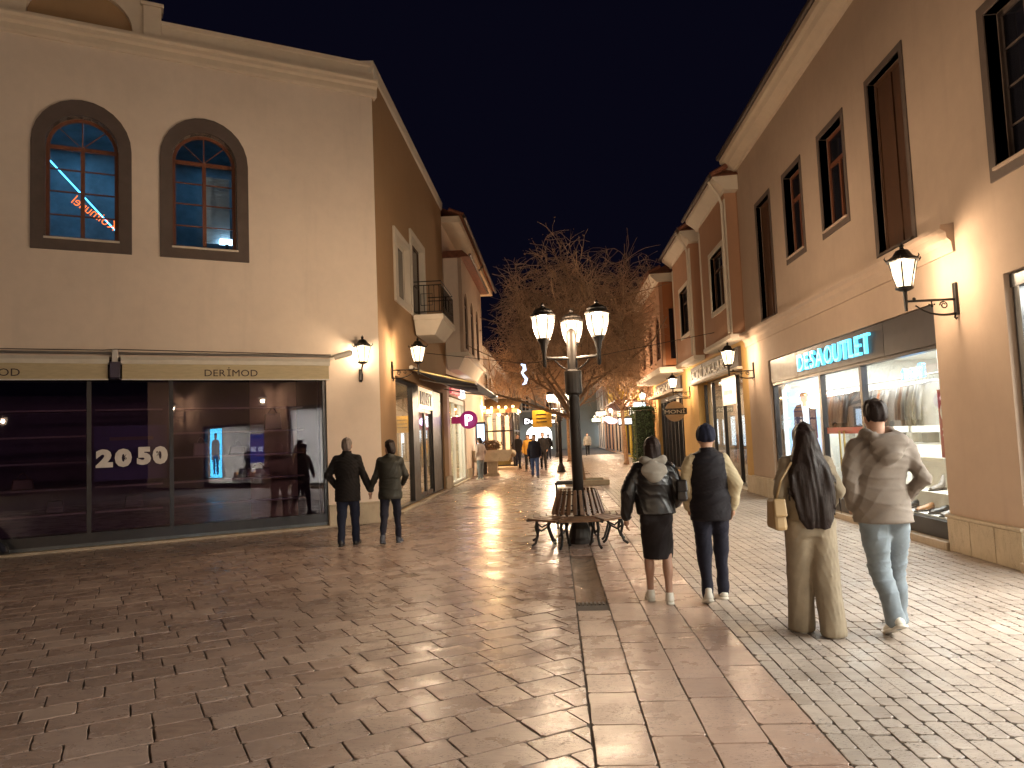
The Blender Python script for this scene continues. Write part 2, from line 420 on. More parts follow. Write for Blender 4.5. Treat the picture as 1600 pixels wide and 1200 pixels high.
def pave(sheet, part, mat, cells, most=300, tilt=.0045, hz=.0016):
    """cells: (poly, key). The pieces that show largest become parts, the rest one part of stuff"""
    scored = []
    for poly, key in cells:
        cx = sum(p[0] for p in poly)/len(poly); cy = sum(p[1] for p in poly)/len(poly)
        X, Y, z = px((cx, cy, 0)); vis = -40 < X < 1640 and 600 < Y < 1230
        scored.append((-(area2(poly)/z**3) if vis else 1, poly, key, cx, cy))
    scored.sort(key=lambda s: s[0])
    cache = {}; rest = MB()
    for i, (sc, poly, key, cx, cy) in enumerate(scored):
        tx, ty, dz = random.gauss(0, tilt*.6), random.gauss(0, tilt*.6), random.gauss(0, hz*.6)
        if i < most and sc < 0:
            rz = 0
            if key is not None:                       # whole pieces share a mesh
                k = (key[0], random.randrange(5)); rz = key[1]
                if k not in cache:
                    w, l = key[0]; v, f = piece([(-w/2, -l/2), (w/2, -l/2), (w/2, l/2), (-w/2, l/2)])
                    me = bpy.data.meshes.new(part); me.from_pydata(v, [], f); me.materials.append(mat); cache[k] = me
                me = cache[k]
            else:
                v, f = piece([(x-cx, y-cy) for x, y in poly]); me = bpy.data.meshes.new(part); me.from_pydata(v, [], f); me.materials.append(mat)
            o = bpy.data.objects.new(part, me); COL.objects.link(o); o.parent = sheet; o.location = (cx, cy, dz); o.rotation_euler = (tx, ty, rz)
        else:
            v, f = (piece if cy < 14 else piece_lite)([(x-cx, y-cy) for x, y in poly])
            rest.add([(x+cx, y+cy, z+dz-tx*-y-ty*x) for x, y, z in v], f)
    o = rest.build(part+'_field', mat, sheet); o['kind'] = 'stuff'
J = .0036
def rect_cell(cx, cy, w, l, ang):
    c, s = math.cos(ang), math.sin(ang)
    return [(cx+c*x-s*y, cy+s*x+c*y) for x, y in ((-w/2, -l/2), (w/2, -l/2), (w/2, l/2), (-w/2, l/2))]
def sheet(name, pts, z=-.0075): return structure(mk(name, [(x, y, z) for x, y in pts], [tuple(range(len(pts)))], MAT['earth']))
# plaza: rows run along the corner house facade
plaza = sheet('plaza_pavement', [(.13, -3), (.13, 90), (-8, 90), (-8, 44), (WL-1.5, 25), (-14, 12), (-14, -3)])
cells = []; ang = math.radians(30.87); U = Vector((math.cos(ang), math.sin(ang))); V2 = Vector((-math.sin(ang), math.cos(ang)))
lens = [.28, .31, .34, .39, .45]; rowd = [.26, .28, .30]
v = -6.0
while v < 62:
    rd = random.choice(rowd); u = -14 + random.uniform(0, .4)
    while u < 36:
        L = random.choice(lens); c = U*(u+L/2) + V2*(v+rd/2); u += L
        if not (-13.5 < c.x < .45 and .8 < c.y < 58): continue
        if c.y > 15.2 and c.x < -8: continue
        out = (c.x-CX)*NV.x + (c.y-CY)*NV.y
        if out < -.25 and c.x < WL-.3 and c.y < 38: continue
        if c.y > 15 and c.x < WL-.45 and c.y < 37: continue
        poly = rect_cell(c.x, c.y, L-2*J, rd-2*J, ang); full = max(p[0] for p in poly) < .122
        if not full:
            poly = clip(poly, 1, 0, .122)
            if len(poly) < 3 or area2(poly) < .004: continue
        cells.append((poly, ((round(L-2*J, 4), round(rd-2*J, 4)), ang) if full else None))
    v += rd
pave(plaza, 'paver', MAT['paver'], cells)
# four courses of long slabs with the drain along the lamp posts
band = structure(mk('slab_pavement', [(x, y, -.0075) for x, y in ((.13, -3), (.432, -3), (1.34, -3), (1.34, 90), (.432, 90), (.13, 90), (.13, 7.28), (.432, 7.28), (.432, 10.17), (.13, 10.17))],
    [(0, 1, 7, 6), (9, 8, 4, 5), (1, 2, 3, 4, 8, 7)], MAT['earth']))
cells = []
for i in range(4):
    y = 1.2 + random.uniform(0, .4); x0 = .13+.3025*i
    while y < 58:
        L = random.choice([.36, .44, .52, .60, .68])
        if not (i == 0 and y+L > 7.28 and y < 10.2):
            cells.append((rect_cell(x0+.151, y+L/2, .3025-2*J, L-2*J, 0), ((.3025-2*J, round(L-2*J, 4)), 0)))
            y += L
        else: y = 10.2 if y >= 7.2 else y+max(.12, 7.28-y)
pave(band, 'slab', MAT['slab'], cells)
# small setts of the lane
lane = sheet('lane_pavement', [(1.34, -3), (WR+.6, -3), (WR+.6, 90), (1.34, 90)])
cells = []; x = 1.34
while x < 4.95:
    w = random.choice([.105, .118, .13]); y = .8 + random.uniform(0, .2)
    while y < 58:
        k = 1 if y < 22 else 2.6
        L = random.choice([.13, .19, .24, .29, .36])*k
        cells.append((rect_cell(x+w/2, y+L/2, w-1.3*J, L-1.3*J, 0), ((round(w-1.3*J, 4), round(L-1.3*J, 4)), 0))); y += L
    x += w
pave(lane, 'sett', MAT['sett'], cells, tilt=.0045)
structure(mk('far_pavement', [(-8, 57.6, -.012), (6, 57.6, -.012), (6, 100, -.012), (-8, 100, -.012)], [(0, 1, 2, 3)], MAT['slab']))
# sunken drain by the bench
MAT['wet'] = stone('wet_drain_stone', [(.20, .14, .10), (.32, .24, .18), (.26, .19, .14)], (.03, .2), .15)
d = thing('drain_channel', 'long sunken stone drain trough in the slabs before the round bench', 'drain', (.28, 7.28, 0))
m = MB(); k = 9
for i in range(k+1):
    a = i/k; xx = .135+.292*a; z = -.010-.036*math.sin(PI*a)
    m.v += [(xx, 7.42, z), (xx, 10.15, z)]
m.f = [(2*i, 2*i+1, 2*i+3, 2*i+2) for i in range(k)]
m.build('trough', MAT['wet'], d, smooth=True)
box('grate', MAT['earth'], d, WORLD, .14, .42, 7.29, 7.42, -.03, -.012)
for i in range(7): box('bar', MAT['iron'], d, WORLD, .15+.039*i, .165+.039*i, 7.295, 7.415, -.012, -.003)
# doorstep manhole covers on the plaza
for (x, y, r, t) in ((-1.9, 17.6, .3, 'square iron cover set in the paving beside the brown wall'),):
    c = thing('manhole_cover', t, 'manhole', (x, y, 0))
    box('cover', MAT['iron'], c, WORLD, x-r, x+r, y-r, y+r, -.03, .006, bevel=.004)
# ------------------------------------------------------------------ window helper
def window(parent, fr, s0, s1, z0, z1, mat, gl, cols=2, rows=(), transom=None, spring=None, inset=.12, bar=.055, thin=.022, surround=None, sw=.0, sill=None, st=.03, shutter=False, sur_mat=None):
    """a window part: frame mesh with a pane in each light, surround and sill as sub-parts"""
    f = MB(); t0, t1 = -inset-.05, -inset
    top = spring if spring else z1
    hw = (s1-s0)/2; c = (s0+s1)/2
    f.box(s0, s0+bar, t0, t1, z0, top, fr); f.box(s1-bar, s1, t0, t1, z0, top, fr); f.box(s0+bar, s1-bar, t0, t1, z0, z0+bar, fr)
    cx = [s0+bar+(s1-s0-2*bar)*i/cols for i in range(cols+1)]
    tz = transom if transom else (top if spring else z1-bar)
    panes = []
    if not spring: f.box(s0+bar, s1-bar, t0, t1, z1-bar, z1, fr)
    if transom or spring: f.box(s0+bar, s1-bar, t0+.004, t1+.006, tz-bar*.6, tz+bar*.6, fr)
    for i in range(1, cols): f.box(cx[i]-bar*.55, cx[i]+bar*.55, t0+.006, t1+.008, z0+bar, tz-bar*.6 if (transom or spring) else z1-bar, fr)
    zs = [z0+bar] + list(rows) + [tz-bar*.6 if (transom or spring) else z1-bar]
    for i in range(cols):
        a, b = cx[i]+(bar*.55 if i else 0), cx[i+1]-(bar*.55 if i < cols-1 else 0)
        for j in range(len(zs)-1):
            if j: f.box(a, b, t0+.012, t1-.008, zs[j]-thin/2, zs[j]+thin/2, fr)
            panes.append(rect(a, b, zs[j]+(thin/2 if j else 0), zs[j+1]-(thin/2 if j < len(zs)-2 else 0)))
    if transom and not spring:
        n = max(1, cols//2) if cols > 2 else 1
        panes.append(rect(s0+bar, s1-bar, tz+bar*.6, z1-bar))
    w = f.build('window', mat, parent)
    if spring:
        mb = arch(s0, s1, spring, spring, n=14)[2:]; inn = [(c+(hw-bar)*math.cos(PI*i/14), spring+(hw-bar)*math.sin(PI*i/14)) for i in range(15)]
        m = MB()
        for i in range(14):
            q = [mb[i], mb[i+1], inn[i+1], inn[i]]; m.prism(q, t0, t1, fr)
        m.build('arch_frame', mat, w)
        m = MB(); m.box(c-thin/2, c+thin/2, t0+.01, t1-.005, spring+bar*.6, spring+hw-bar, fr)
        for a in (.25, .75): m.prism([(c+.02*math.cos(PI*a), spring+bar*.6), (c+(hw-bar)*math.cos(PI*a), spring+(hw-bar)*math.sin(PI*a)), (c+(hw-bar)*math.cos(PI*a)+.02, spring+(hw-bar)*math.sin(PI*a)), (c+.02*math.cos(PI*a)+.02, spring+bar*.6)], t0+.01, t1-.005, fr)
        m.build('glazing_bar', mat, w)
        panes.append([(c-hw+bar, spring+bar*.6), (c+hw-bar, spring+bar*.6)] + [(c+(hw-bar)*math.cos(PI*i/14), spring+bar*.6+(hw-bar*1.6)*math.sin(PI*i/14)) for i in range(1, 14)])
    for p in panes:
        if shutter: MB().prism(p, t0+.01, t1-.012, fr).build('panel', mat, w)
        else: MB().prism(p, t0+.02, t0+.028, fr).build('pane', gl, w)
    if surround:
        o, inn = surround; ring('surround', sur_mat or MAT['surround'], w, fr, o, inn, -inset, st, bevel=.006)
    if sill: box('sill', sill, w, fr, s0-.02, s1+.02, -inset, st+.03, z0-.035, z0, bevel=.006)
    return w
def shop_shell(parent, fr, s0, s1, z0, z1, depth, mat, floor=None, t=-.05):
    """walls, floor and ceiling of a room behind an opening, open to the front"""
    m = MB(); a, b = t, t-depth; e = .05
    m.box(s0-e, s1+e, b-e, b, z0-e, z1+e, fr); m.box(s0-e, s0, b, a, z0, z1, fr); m.box(s1, s1+e, b, a, z0, z1, fr)
    m.box(s0-e, s1+e, b, a, z1, z1+e, fr); 
    m.build('room', mat, parent)
    box('shop_floor', floor or mat, parent, fr, s0-e, s1+e, b, a, z0-e, z0)
# ------------------------------------------------------------------ wall lantern (bracket on the wall, arm along +x)
def lantern_parts(root, c, s=1.0, light=22, far=False, hang=True):
    """six-sided lantern whose foot is at c"""
    x, y, z = c; pane = MAT['lamp_pane_far'] if far else MAT['lamp_pane']
    rb, rtp, h = .095*s, .175*s, .33*s
    pts = [[(x+r*math.cos(PI/3*i), y+r*math.sin(PI/3*i), z+zz) for i in range(6)] for r, zz in ((rb, .05*s), (rtp, .05*s+h))]
    cg = MB()
    for i in range(6): cg.tube([pts[0][i], pts[1][i]], .0095*s, 5)
    cg.lathe([(.02*s, 0), (.06*s, .01*s), (rb+.012*s, .035*s), (rb+.012*s, .055*s), (rb-.01*s, .056*s)], c, 12)
    cg.lathe([(rtp+.004, .05*s+h-.008*s), (rtp+.035*s, .05*s+h+.004*s), (rtp+.035*s, .05*s+h+.02*s), (rtp-.02*s, .05*s+h+.022*s)], c, 6)
    cage = cg.build('cage', MAT['iron'], root)
    zt = .05*s+h+.02*s
    MB().lathe([(rtp+.02*s, zt), (.12*s, zt+.05*s), (.095*s, zt+.09*s), (.075*s, zt+.12*s), (.03*s, zt+.135*s), (.022*s, zt+.16*s), (.035*s, zt+.18*s), (.012*s, zt+.20*s), (.001, zt+.23*s)], c, 12).build('roof', MAT['iron'], root, smooth=False)
    for i in range(6):
        tip = [pts[1][i][0]-x, pts[1][i][1]-y]
        MB().tube([(x+tip[0]*1.15, y+tip[1]*1.15, z+zt-.01), (x+tip[0]*1.28, y+tip[1]*1.28, z+zt+.02*s), (x+tip[0]*1.22, y+tip[1]*1.22, z+zt+.045*s)], [.012*s, .008*s, .003*s], 5).build('finial', MAT['iron'], root)
    for i in range(6):
        j = (i+1) % 6
        sh = lambda p, q, t: tuple(p[k]+(q[k]-p[k])*t for k in range(3))
        a, b, c2, d2 = pts[0][i], pts[0][j], pts[1][j], pts[1][i]
        mk('pane', [sh(a, b, .06), sh(a, b, .94), sh(d2, c2, .94), sh(d2, c2, .06)], [(0, 1, 2, 3)], pane, root)
    if light: point('lamp_light', root, (x, y, z+.05*s+h*.55), light, r=.06)
def wall_lantern(label, far=False, light=22):
    r = thing('wall_lantern', label, 'lantern', group='lanterns bracketed to the walls')
    MB().box(0, .035, -.035, .035, -.17, .22).build('wall_plate', MAT['iron'], r, bevel=.008)
    L = .60
    m = MB(); m.tube([(.03, 0, .02), (L, 0, .02)], .015, 7); m.tube([(L, 0, -.10), (L, 0, .14)], [.02, .028], 8)
    m.build('arm', MAT['iron'], r)
    m = MB(); m.tube([(.03+.46*a, 0, -.15-.045*math.sin(PI*a*.55)+.16*a**2.2) for a in [i/10 for i in range(11)]], [.016-.006*i/10 for i in range(11)], 6)
    m.tube([(.03, 0, -.15), (.045, 0, -.2), (.03, 0, -.22), (.015, 0, -.2)], .011, 5)
    m.build('brace', MAT['iron'], r)
    m = MB()
    for i in range(12):
        pass
    sp = [(.16+.05*math.cos(t)*(1-t/14), 0, -.045+.05*math.sin(t)*(1-t/14)) for t in [k*.7 for k in range(14)]]
    m.tube(sp, .008, 5); m.tube([(.3, 0, .02), (.3, 0, -.05)], [.012, .004], 5); m.ball((.3, 0, -.05), .018); m.ball((.27, 0, -.03), .012); m.ball((.33, 0, -.03), .012)
    m.build('scroll', MAT['iron'], r)
    m = MB(); m.ball((.5, 0, .045), .022); m.tube([(.5, 0, .02), (.5, 0, .05)], .01, 5); m.build('knob', MAT['iron'], r)
    lantern_parts(r, (L, 0, .14), .96, light, far)
    return r
LAN = wall_lantern('x')
LAN_FAR = None
lan_first = [True]
def put_lantern(x, y, z, rz, label, watts=None):
    o = LAN if lan_first[0] else copy_tree(LAN)
    lan_first[0] = False
    place(o, (x, y, z), rz, label)
    if watts:
        for c in o.children:
            if c.type == 'LIGHT': c.data = c.data.copy(); c.data.energy = watts*LAMP_K
    return o
# ------------------------------------------------------------------ cream corner house
FF = Fr((CX, CY), DV, NV); FS = Fr((CX, CY), (0, 1), (1, 0))
H1 = thing('corner_house', 'cream two-storey corner house with two arched windows and a brown side wall', 'building', (CX, CY, 0))
SL = 11.5
wins = [(4.75, 5.87), (2.74, 3.86)]
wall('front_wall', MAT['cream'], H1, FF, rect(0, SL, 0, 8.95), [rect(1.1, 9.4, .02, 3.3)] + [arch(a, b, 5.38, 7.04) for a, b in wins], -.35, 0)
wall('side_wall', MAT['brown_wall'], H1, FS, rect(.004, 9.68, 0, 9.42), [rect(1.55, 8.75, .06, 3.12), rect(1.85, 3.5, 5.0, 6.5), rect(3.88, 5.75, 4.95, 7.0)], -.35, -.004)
def cornice_front():
    prof = [(-.3, 8.9), (.03, 8.9), (.045, 8.95), (.05, 9.06), (.10, 9.10), (.105, 9.17), (.15, 9.20), (.15, 9.245), (-.3, 9.25)]
    MB().profile(prof, -.10, SL, FF).build('cornice', MAT['cream_trim'], H1)
    MB().profile([(-.3, 9.25), (.02, 9.25), (.02, 9.53), (.055, 9.55), (.06, 9.62), (-.3, 9.63)], -.045, 4.03, FF).build('parapet', MAT['cream_trim'], H1)
    box('pier', MAT['cream_trim'], H1, FF, 4.03, 4.34, -.3, .07, 9.25, 9.86, bevel=.01); box('pier_cap', MAT['cream_trim'], H1, FF, 3.99, 4.38, -.3, .10, 9.86, 9.93, bevel=.01)
    cz = 9.27; out = [(6.34, cz), (4.34, cz), (4.34, 9.86)] + [(5.34-1.0*math.cos(PI*i/12), 9.9+.95*math.sin(PI*i/12)) for i in range(13)] + [(6.34, 9.86)]
    wall('pediment', MAT['cream_trim'], H1, FF, out[:3]+out[3:-1]+out[-1:], [[(5.34+.83*math.cos(PI*i/16), 9.33+.66*math.sin(PI*i/16)) for i in range(17)]], -.25, .02)
    MB().prism([(5.34+.84*math.cos(PI*i/16), 9.32+.68*math.sin(PI*i/16)) for i in range(17)], -.2, -.1, FF).build('tympanum', MAT['brown_wall'], H1)
    MB().profile([(-.3, 9.25), (.02, 9.25), (.02, 9.53), (.055, 9.55), (.06, 9.62), (-.3, 9.63)], 6.34, SL, FF).build('parapet', MAT['cream_trim'], H1)
cornice_front()
MB().profile([(-.35, 9.42), (-.002, 9.42), (.03, 9.46), (.05, 9.56), (.06, 9.68), (-.35, 9.70)], -.05, 9.72, FS).build('coping', MAT['white_trim'], H1)
# plinths
for nm, fr, a, b in (('plinth', FF, -.035, 1.1), ('plinth', FS, .0, 1.5), ('plinth', FS, 8.78, 9.7)):
    n = 2 if b-a < 1.2 else 3
    p = box(nm, MAT['plinth'], H1, fr, a, b, .001, .03, 0, .40)
    for i in range(n): box('slab', MAT['plinth'], p, fr, a+(b-a)*i/n+.003, a+(b-a)*(i+1)/n-.003, .03, .042, .006, .395, bevel=.004)
    box('plinth_cap', MAT['plinth'], p, fr, a, b, .001, .055, .40, .435, bevel=.006)
for i, (a, b) in enumerate(wins):
    window(H1, FF, a, b, 5.38, 7.6, MAT['wood_red'], MAT['win_glass'], 2, (5.83, 6.25, 6.65), spring=7.04, inset=.16, bar=.06,
           surround=(arch(a-.215, b+.215, 5.16, 7.04, .84), arch(a, b, 5.385, 7.04)), sill=MAT['white_trim'])
    # the room behind
    cols_ = ((.12, .30, .42), (.10, .22, .34))[i]
rm = simple('upper_room', (.24, .27, .28), .8, var=.35, scale=2.5)
m = MB(); m.box(2.3, 6.5, -2.65, -2.6, 5.0, 8.0, FF); m.box(2.3, 2.35, -2.6, -.36, 5, 8, FF); m.box(6.45, 6.5, -2.6, -.36, 5, 8, FF); m.box(2.3, 6.5, -2.6, -.36, 7.9, 7.95, FF); m.box(2.3, 6.5, -2.6, -.36, 4.95, 5.0, FF); m.box(4.25, 4.4, -2.6, -.36, 5, 7.9, FF)
m.build('upper_room', rm, H1)
# things seen through the arched windows
led = thing('light_strip', 'thin cyan light strip slanting across the room behind the arched window', 'light', FF.p(5.2, -1.2, 6.5))
MB().tube([FF.p(6.15, -1.0, 7.22), FF.p(5.95, -1.0, 7.16), FF.p(4.6, -1.9, 5.85)], .014, 5).build('strip', emit('cyan_strip', (.10, .62, 1.0), 4.5), led)
neon = thing('neon_sign', 'orange neon word seen reversed behind the arched window with the cyan strip', 'sign', FF.p(5.2, -.9, 6.2))
lettering(neon, FF.p(4.85, -1.25, 5.9), tuple(DV*.82+Vector((0, 0, .57))), NV, 'Koimunel', .20, emit('orange_neon', (1.0, .16, .02), 2.6), .85, .012, -.012)
area('upper_room_light', H1, FF.p(5.4, -1.4, 7.85), (1.4, 1.2), 9, (.16, .5, .85))
area('upper_room_light', H1, FF.p(3.0, -1.6, 7.85), (1.0, 1.0), 3.6, (.18, .5, .85))
cur = thing('window_blind', 'pale ribbed blind hanging behind the arched window nearer the corner', 'blind', FF.p(3.0, -.5, 5.3))
m = MB(); 
for i in range(24): m.box(2.80, 3.27, -.55-.02*(i % 2), -.53, 5.62+.055*i, 5.672+.055*i, FF)
m.build('slats', simple('blind_fabric', (.55, .62, .68), .6, var=.1), cur)['kind'] = 'stuff'
lampb = thing('desk_lamp', 'small lit white lamp at the foot of the ribbed blind', 'lamp', FF.p(2.9, -.4, 5.5))
MB().box(2.77, 3.0, -.5, -.4, 5.60, 5.70, FF).build('shade', emit('blue_white_lamp', (.55, .85, 1.0), 5), lampb); MB().box(2.84, 2.9, -.48, -.42, 5.42, 5.60, FF).build('stand', MAT['black'], lampb)
# side wall windows, french door and balcony
window(H1, FS, 1.87, 3.48, 5.02, 6.48, MAT['white_trim'], MAT['black_glass'], 2, inset=.10, bar=.075, surround=(rect(1.72, 3.63, 4.87, 6.63), rect(1.87, 3.48, 5.02, 6.48)), sur_mat=MAT['white_trim'], st=.05)
window(H1, FS, 3.90, 5.73, 4.96, 6.98, MAT['wood_dark'], MAT['black_glass'], 2, (5.9,), inset=.12, bar=.06, surround=(rect(3.75, 5.88, 4.86, 7.14), rect(3.90, 5.73, 4.96, 6.98)), sur_mat=MAT['white_trim'], st=.05)
bal = MB(); bal.box(3.72, 6.05, .055, .83, 4.72, 4.86, FS); bal.frustum((4.05, 5.75, .055, .55, 4.36), (3.78, 5.99, .055, .79, 4.72), FS)
bal = bal.build('balcony', MAT['white_trim'], H1, bevel=.01)
m = MB()
for z in (4.93, 5.62, 5.72): m.tube([FS.p(3.78, .07, z), FS.p(3.78, .78, z), FS.p(5.99, .78, z), FS.p(5.99, .07, z)], .013, 6)
m.build('railing', MAT['iron'], bal)
def rail_bars(n, f):
    for i in range(n+1):
        a = f(i/n); MB().tube([(a[0], a[1], 4.93), (a[0], a[1], 5.62)], .009, 5).build('baluster', MAT['iron'], bal)
rail_bars(14, lambda t: FS.p(3.78+2.21*t, .78, 0)); rail_bars(5, lambda t: FS.p(3.78, .07+.66*t, 0))
m = MB()
for a, b in ((.15, .3), (.4, .6), (.7, .85)):
    m.tube([FS.p(3.78+2.21*a, .785, 5.1), FS.p(3.78+2.21*b, .785, 5.1), FS.p(3.78+2.21*b, .785, 5.45), FS.p(3.78+2.21*a, .785, 5.45), FS.p(3.78+2.21*a, .785, 5.1)], .010, 5)
m.tube([FS.p(3.78, .25, 5.1), FS.p(3.78, .55, 5.1), FS.p(3.78, .55, 5.4), FS.p(3.78, .25, 5.4), FS.p(3.78, .25, 5.1)], .010, 5)
m.build('rail_ornament', MAT['iron'], bal)
# dark shop front on the facade
SF = subpart('shop_front', 'unlit glazed shop front with shelves', H1, FF.p(5, 0, 0))
f = MB(); FT = (-.12, -.05)
ms = [1.13, 3.91, 5.21, 6.75, 8.3, 9.37]
for a in ms: f.box(a-.035, a+.035, *FT, .27, 2.92, FF)
f.box(1.1, 9.4, FT[0], FT[1]+.003, .10, .27, FF); f.box(1.1, 9.4, *FT, 2.92, 3.2, FF)
f.build('frame', MAT['frame_dark'], SF)
for a, b in zip(ms[:-1], ms[1:]): box('pane', MAT['glass_dark'], SF, FF, a+.035, b-.035, -.09, -.082, .27, 2.92)
box('threshold', MAT['sill'], SF, FF, 1.12, 9.38, -.3, .12, -.02, .045, bevel=.01)
box('kick_plate', MAT['frame_grey'], SF, FF, 1.12, 9.38, -.14, -.045, .046, .10)
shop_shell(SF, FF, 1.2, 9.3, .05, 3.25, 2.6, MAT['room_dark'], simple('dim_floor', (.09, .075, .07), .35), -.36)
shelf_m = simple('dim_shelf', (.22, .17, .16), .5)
for k, z in enumerate((.52, .98, 1.46, 1.94, 2.42)):
    for a, b in ((1.3, 3.85), (4.0, 5.15), (5.3, 6.7), (6.85, 9.2)):
        box('shelf', shelf_m, SF, FF, a, b, -1.55, -1.2, z, z+.03)
bagm = [simple('dark_leather_%d' % i, c, .4) for i, c in enumerate(((.035, .02, .018), (.02, .02, .025), (.10, .05, .03), (.2, .17, .15)))]
def handbag(x, t, z, w, h, mat, label, fr, group=None):
    r = thing('handbag', label, 'handbag', fr.p(x, t, z), group)
    MB().frustum((x-w/2, x+w/2, t-.06, t+.06, z), (x-w*.42, x+w*.42, t-.045, t+.045, z+h), fr).build('bag', mat, r, bevel=.02)
    MB().tube([fr.p(x-w*.25+w*.5*i/8, t, z+h-.01+.12*math.sin(PI*i/8)) for i in range(9)], .009, 6).build('handle', mat, r)
    return r
for i, (x, k, w, h) in enumerate(((1.9, 1.97, .36, .34), (2.6, 1.49, .34, .16), (2.2, 1.01, .5, .18), (3.3, 1.49, .3, .26), (4.5, .55, .34, .26), (5.8, .55, .3, .24), (6.3, 1.01, .36, .2), (7.3, 1.49, .34, .28), (7.9, .98, .3, .3))):
    handbag(x, -1.36, k+.005, w, h, bagm[i % 4], '%s handbag on the %s shelf inside the unlit shop %s' % (('maroon', 'black', 'brown', 'grey')[i % 4], {.55: 'lowest', 1.01: 'second', .98: 'second', 1.49: 'third', 1.97: 'fourth'}[k], 'near the corner lantern' if x < 3.9 else 'behind the sale poster' if x < 5.2 else 'beyond the sale poster'), FF, 'bags on the dim shelves')
pos = thing('sale_poster', 'dark blue sale poster with large pale 20 and 50 behind dark glass', 'poster', FF.p(4.55, -.2, 1.2))
box('sheet', simple('poster_navy', (.035, .028, .085), .5), pos, FF, 3.98, 5.14, -.2, -.19, 1.14, 2.1)
MAT['ink'] = simple('sign_ink', (.03, .012, .018), .6)
DG = simple('pale_digits', (.66, .62, .60), .6)
rd_ = -DV
lettering(pos, FF.p(5.11, -.081, 1.40), rd_, NV, '20', .28, DG, .56, .006, .07, .06); lettering(pos, FF.p(4.47, -.081, 1.42), rd_, NV, '50', .28, DG, .50, .006, .07, .06)
lettering(pos, FF.p(4.70, -.078, 1.5), rd_, NV, '%', .09, MAT['ink'], .07, .004, .01); lettering(pos, FF.p(4.16, -.078, 1.54), rd_, NV, '%', .09, MAT['ink'], .07, .004, .01)
box('printed_line', MAT['surround'], pos, FF, 4.2, 4.9, -.19, -.186, 1.84, 1.9)
MAT['valance'] = simple('beige_canvas', (.50, .42, .27), .8, var=.1, stretch=(1, 1, 6), bstr=.15)
def rolled_awning(a, b, tx, label):
    r = thing('rolled_awning', label, 'awning', FF.p((a+b)/2, 0, 3), 'rolled shop awnings along the cream facade')
    box('valance', MAT['valance'], r, FF, a, b, .16, .172, 2.9, 3.17, bevel=.004)
    box('front_rail', MAT['white'], r, FF, a-.01, b+.01, .13, .19, 2.885, 2.905)
    MB().profile([(.002, 3.17), (.2, 3.17), (.205, 3.24), (.16, 3.30), (.002, 3.32)], a-.02, b+.02, FF).build('cassette', MAT['offwhite'], r)
    MB().tube([FF.p(a-.05, .11, 3.365), FF.p(b+.05, .11, 3.365)], .022, 8).build('roller_tube', MAT['alu'], r)
    lettering(r, FF.p(tx+.93, .172, 2.955), rd_, NV, 'DERİMOD', .13, MAT['ink'], .93, .005, 0, .13)
rolled_awning(1.08, 4.70, 2.43, 'rolled beige awning with dark DERIMOD lettering ending beside the security camera')
rolled_awning(4.92, 9.3, 6.2, 'rolled beige awning with dark DERIMOD lettering beyond the purple bracket')
br = thing('awning_bracket', 'dark purple bracket box on the joint between the two rolled awnings', 'bracket', FF.p(4.81, 0, 3))
box('bracket_box', simple('purple_plastic', (.03, .018, .05), .4), br, FF, 4.73, 4.89, .03, .24, 2.92, 3.2, bevel=.01); box('stem', MAT['alu'], br, FF, 4.76, 4.86, .0, .13, 3.2, 3.43, bevel=.01)
cm = thing('security_camera', 'cream security camera on a wall arm beside the corner lantern', 'camera', FF.p(.9, 0, 3.34))
MB().tube([FF.p(.98, .0, 3.36), FF.p(.98, .14, 3.36), FF.p(.92, .2, 3.34)], .018, 6).build('arm', MAT['offwhite'], cm)
MB().tube([FF.p(.98, .22, 3.33), FF.p(.66, .3, 3.42)], [.055, .065], 10).build('housing', MAT['offwhite'], cm, bevel=.006)
MB().tube([FF.p(.66, .3, 3.42), FF.p(.64, .305, 3.425)], [.045, .045], 10).build('lens', MAT['black'], cm)
box('base_plate', MAT['offwhite'], cm, FF, .93, 1.03, 0, .02, 3.3, 3.42)
cb = thing('wall_cable', 'thin cable and conduit run along the cream wall above the awnings', 'cable', FF.p(3, 0, 3.4))
MB().tube([FF.p(9, .02, 3.42), FF.p(5, .02, 3.425), FF.p(4.8, .03, 3.44), FF.p(1.0, .02, 3.40)], .010, 5).build('cable', MAT['surround'], cb)
# corner lantern stands on an upright scroll
fl = thing('wall_lantern', 'upright lantern on a short scroll bracket on the cream corner wall', 'lantern', FF.p(.40, 0, 3.1), 'lanterns bracketed to the walls')
m = MB(); q = lambda t, z: FF.p(.40, t, z)
m.tube([q(.01, 2.90), q(.06, 2.86), q(.13, 2.90), q(.15, 3.0), q(.10, 3.06), q(.13, 3.14), q(.2, 3.2)], [.012, .014, .016, .016, .014, .016, .02], 6); m.build('bracket', MAT['iron'], fl)
box('wall_plate', MAT['iron'], fl, FF, .37, .43, 0, .02, 2.86, 3.12, bevel=.005)
p = FF.p(.40, .2, 3.2); lo = fl.location
lantern_parts(fl, (p[0], p[1], 3.2), .95, 0)
point('lamp_light', fl, Vector((p[0], p[1], 3.44)) - lo, 5)
put_lantern(WL+.0, 16.36, 3.18, 0, 'lantern on a long scroll arm on the brown wall under the balcony', 20)
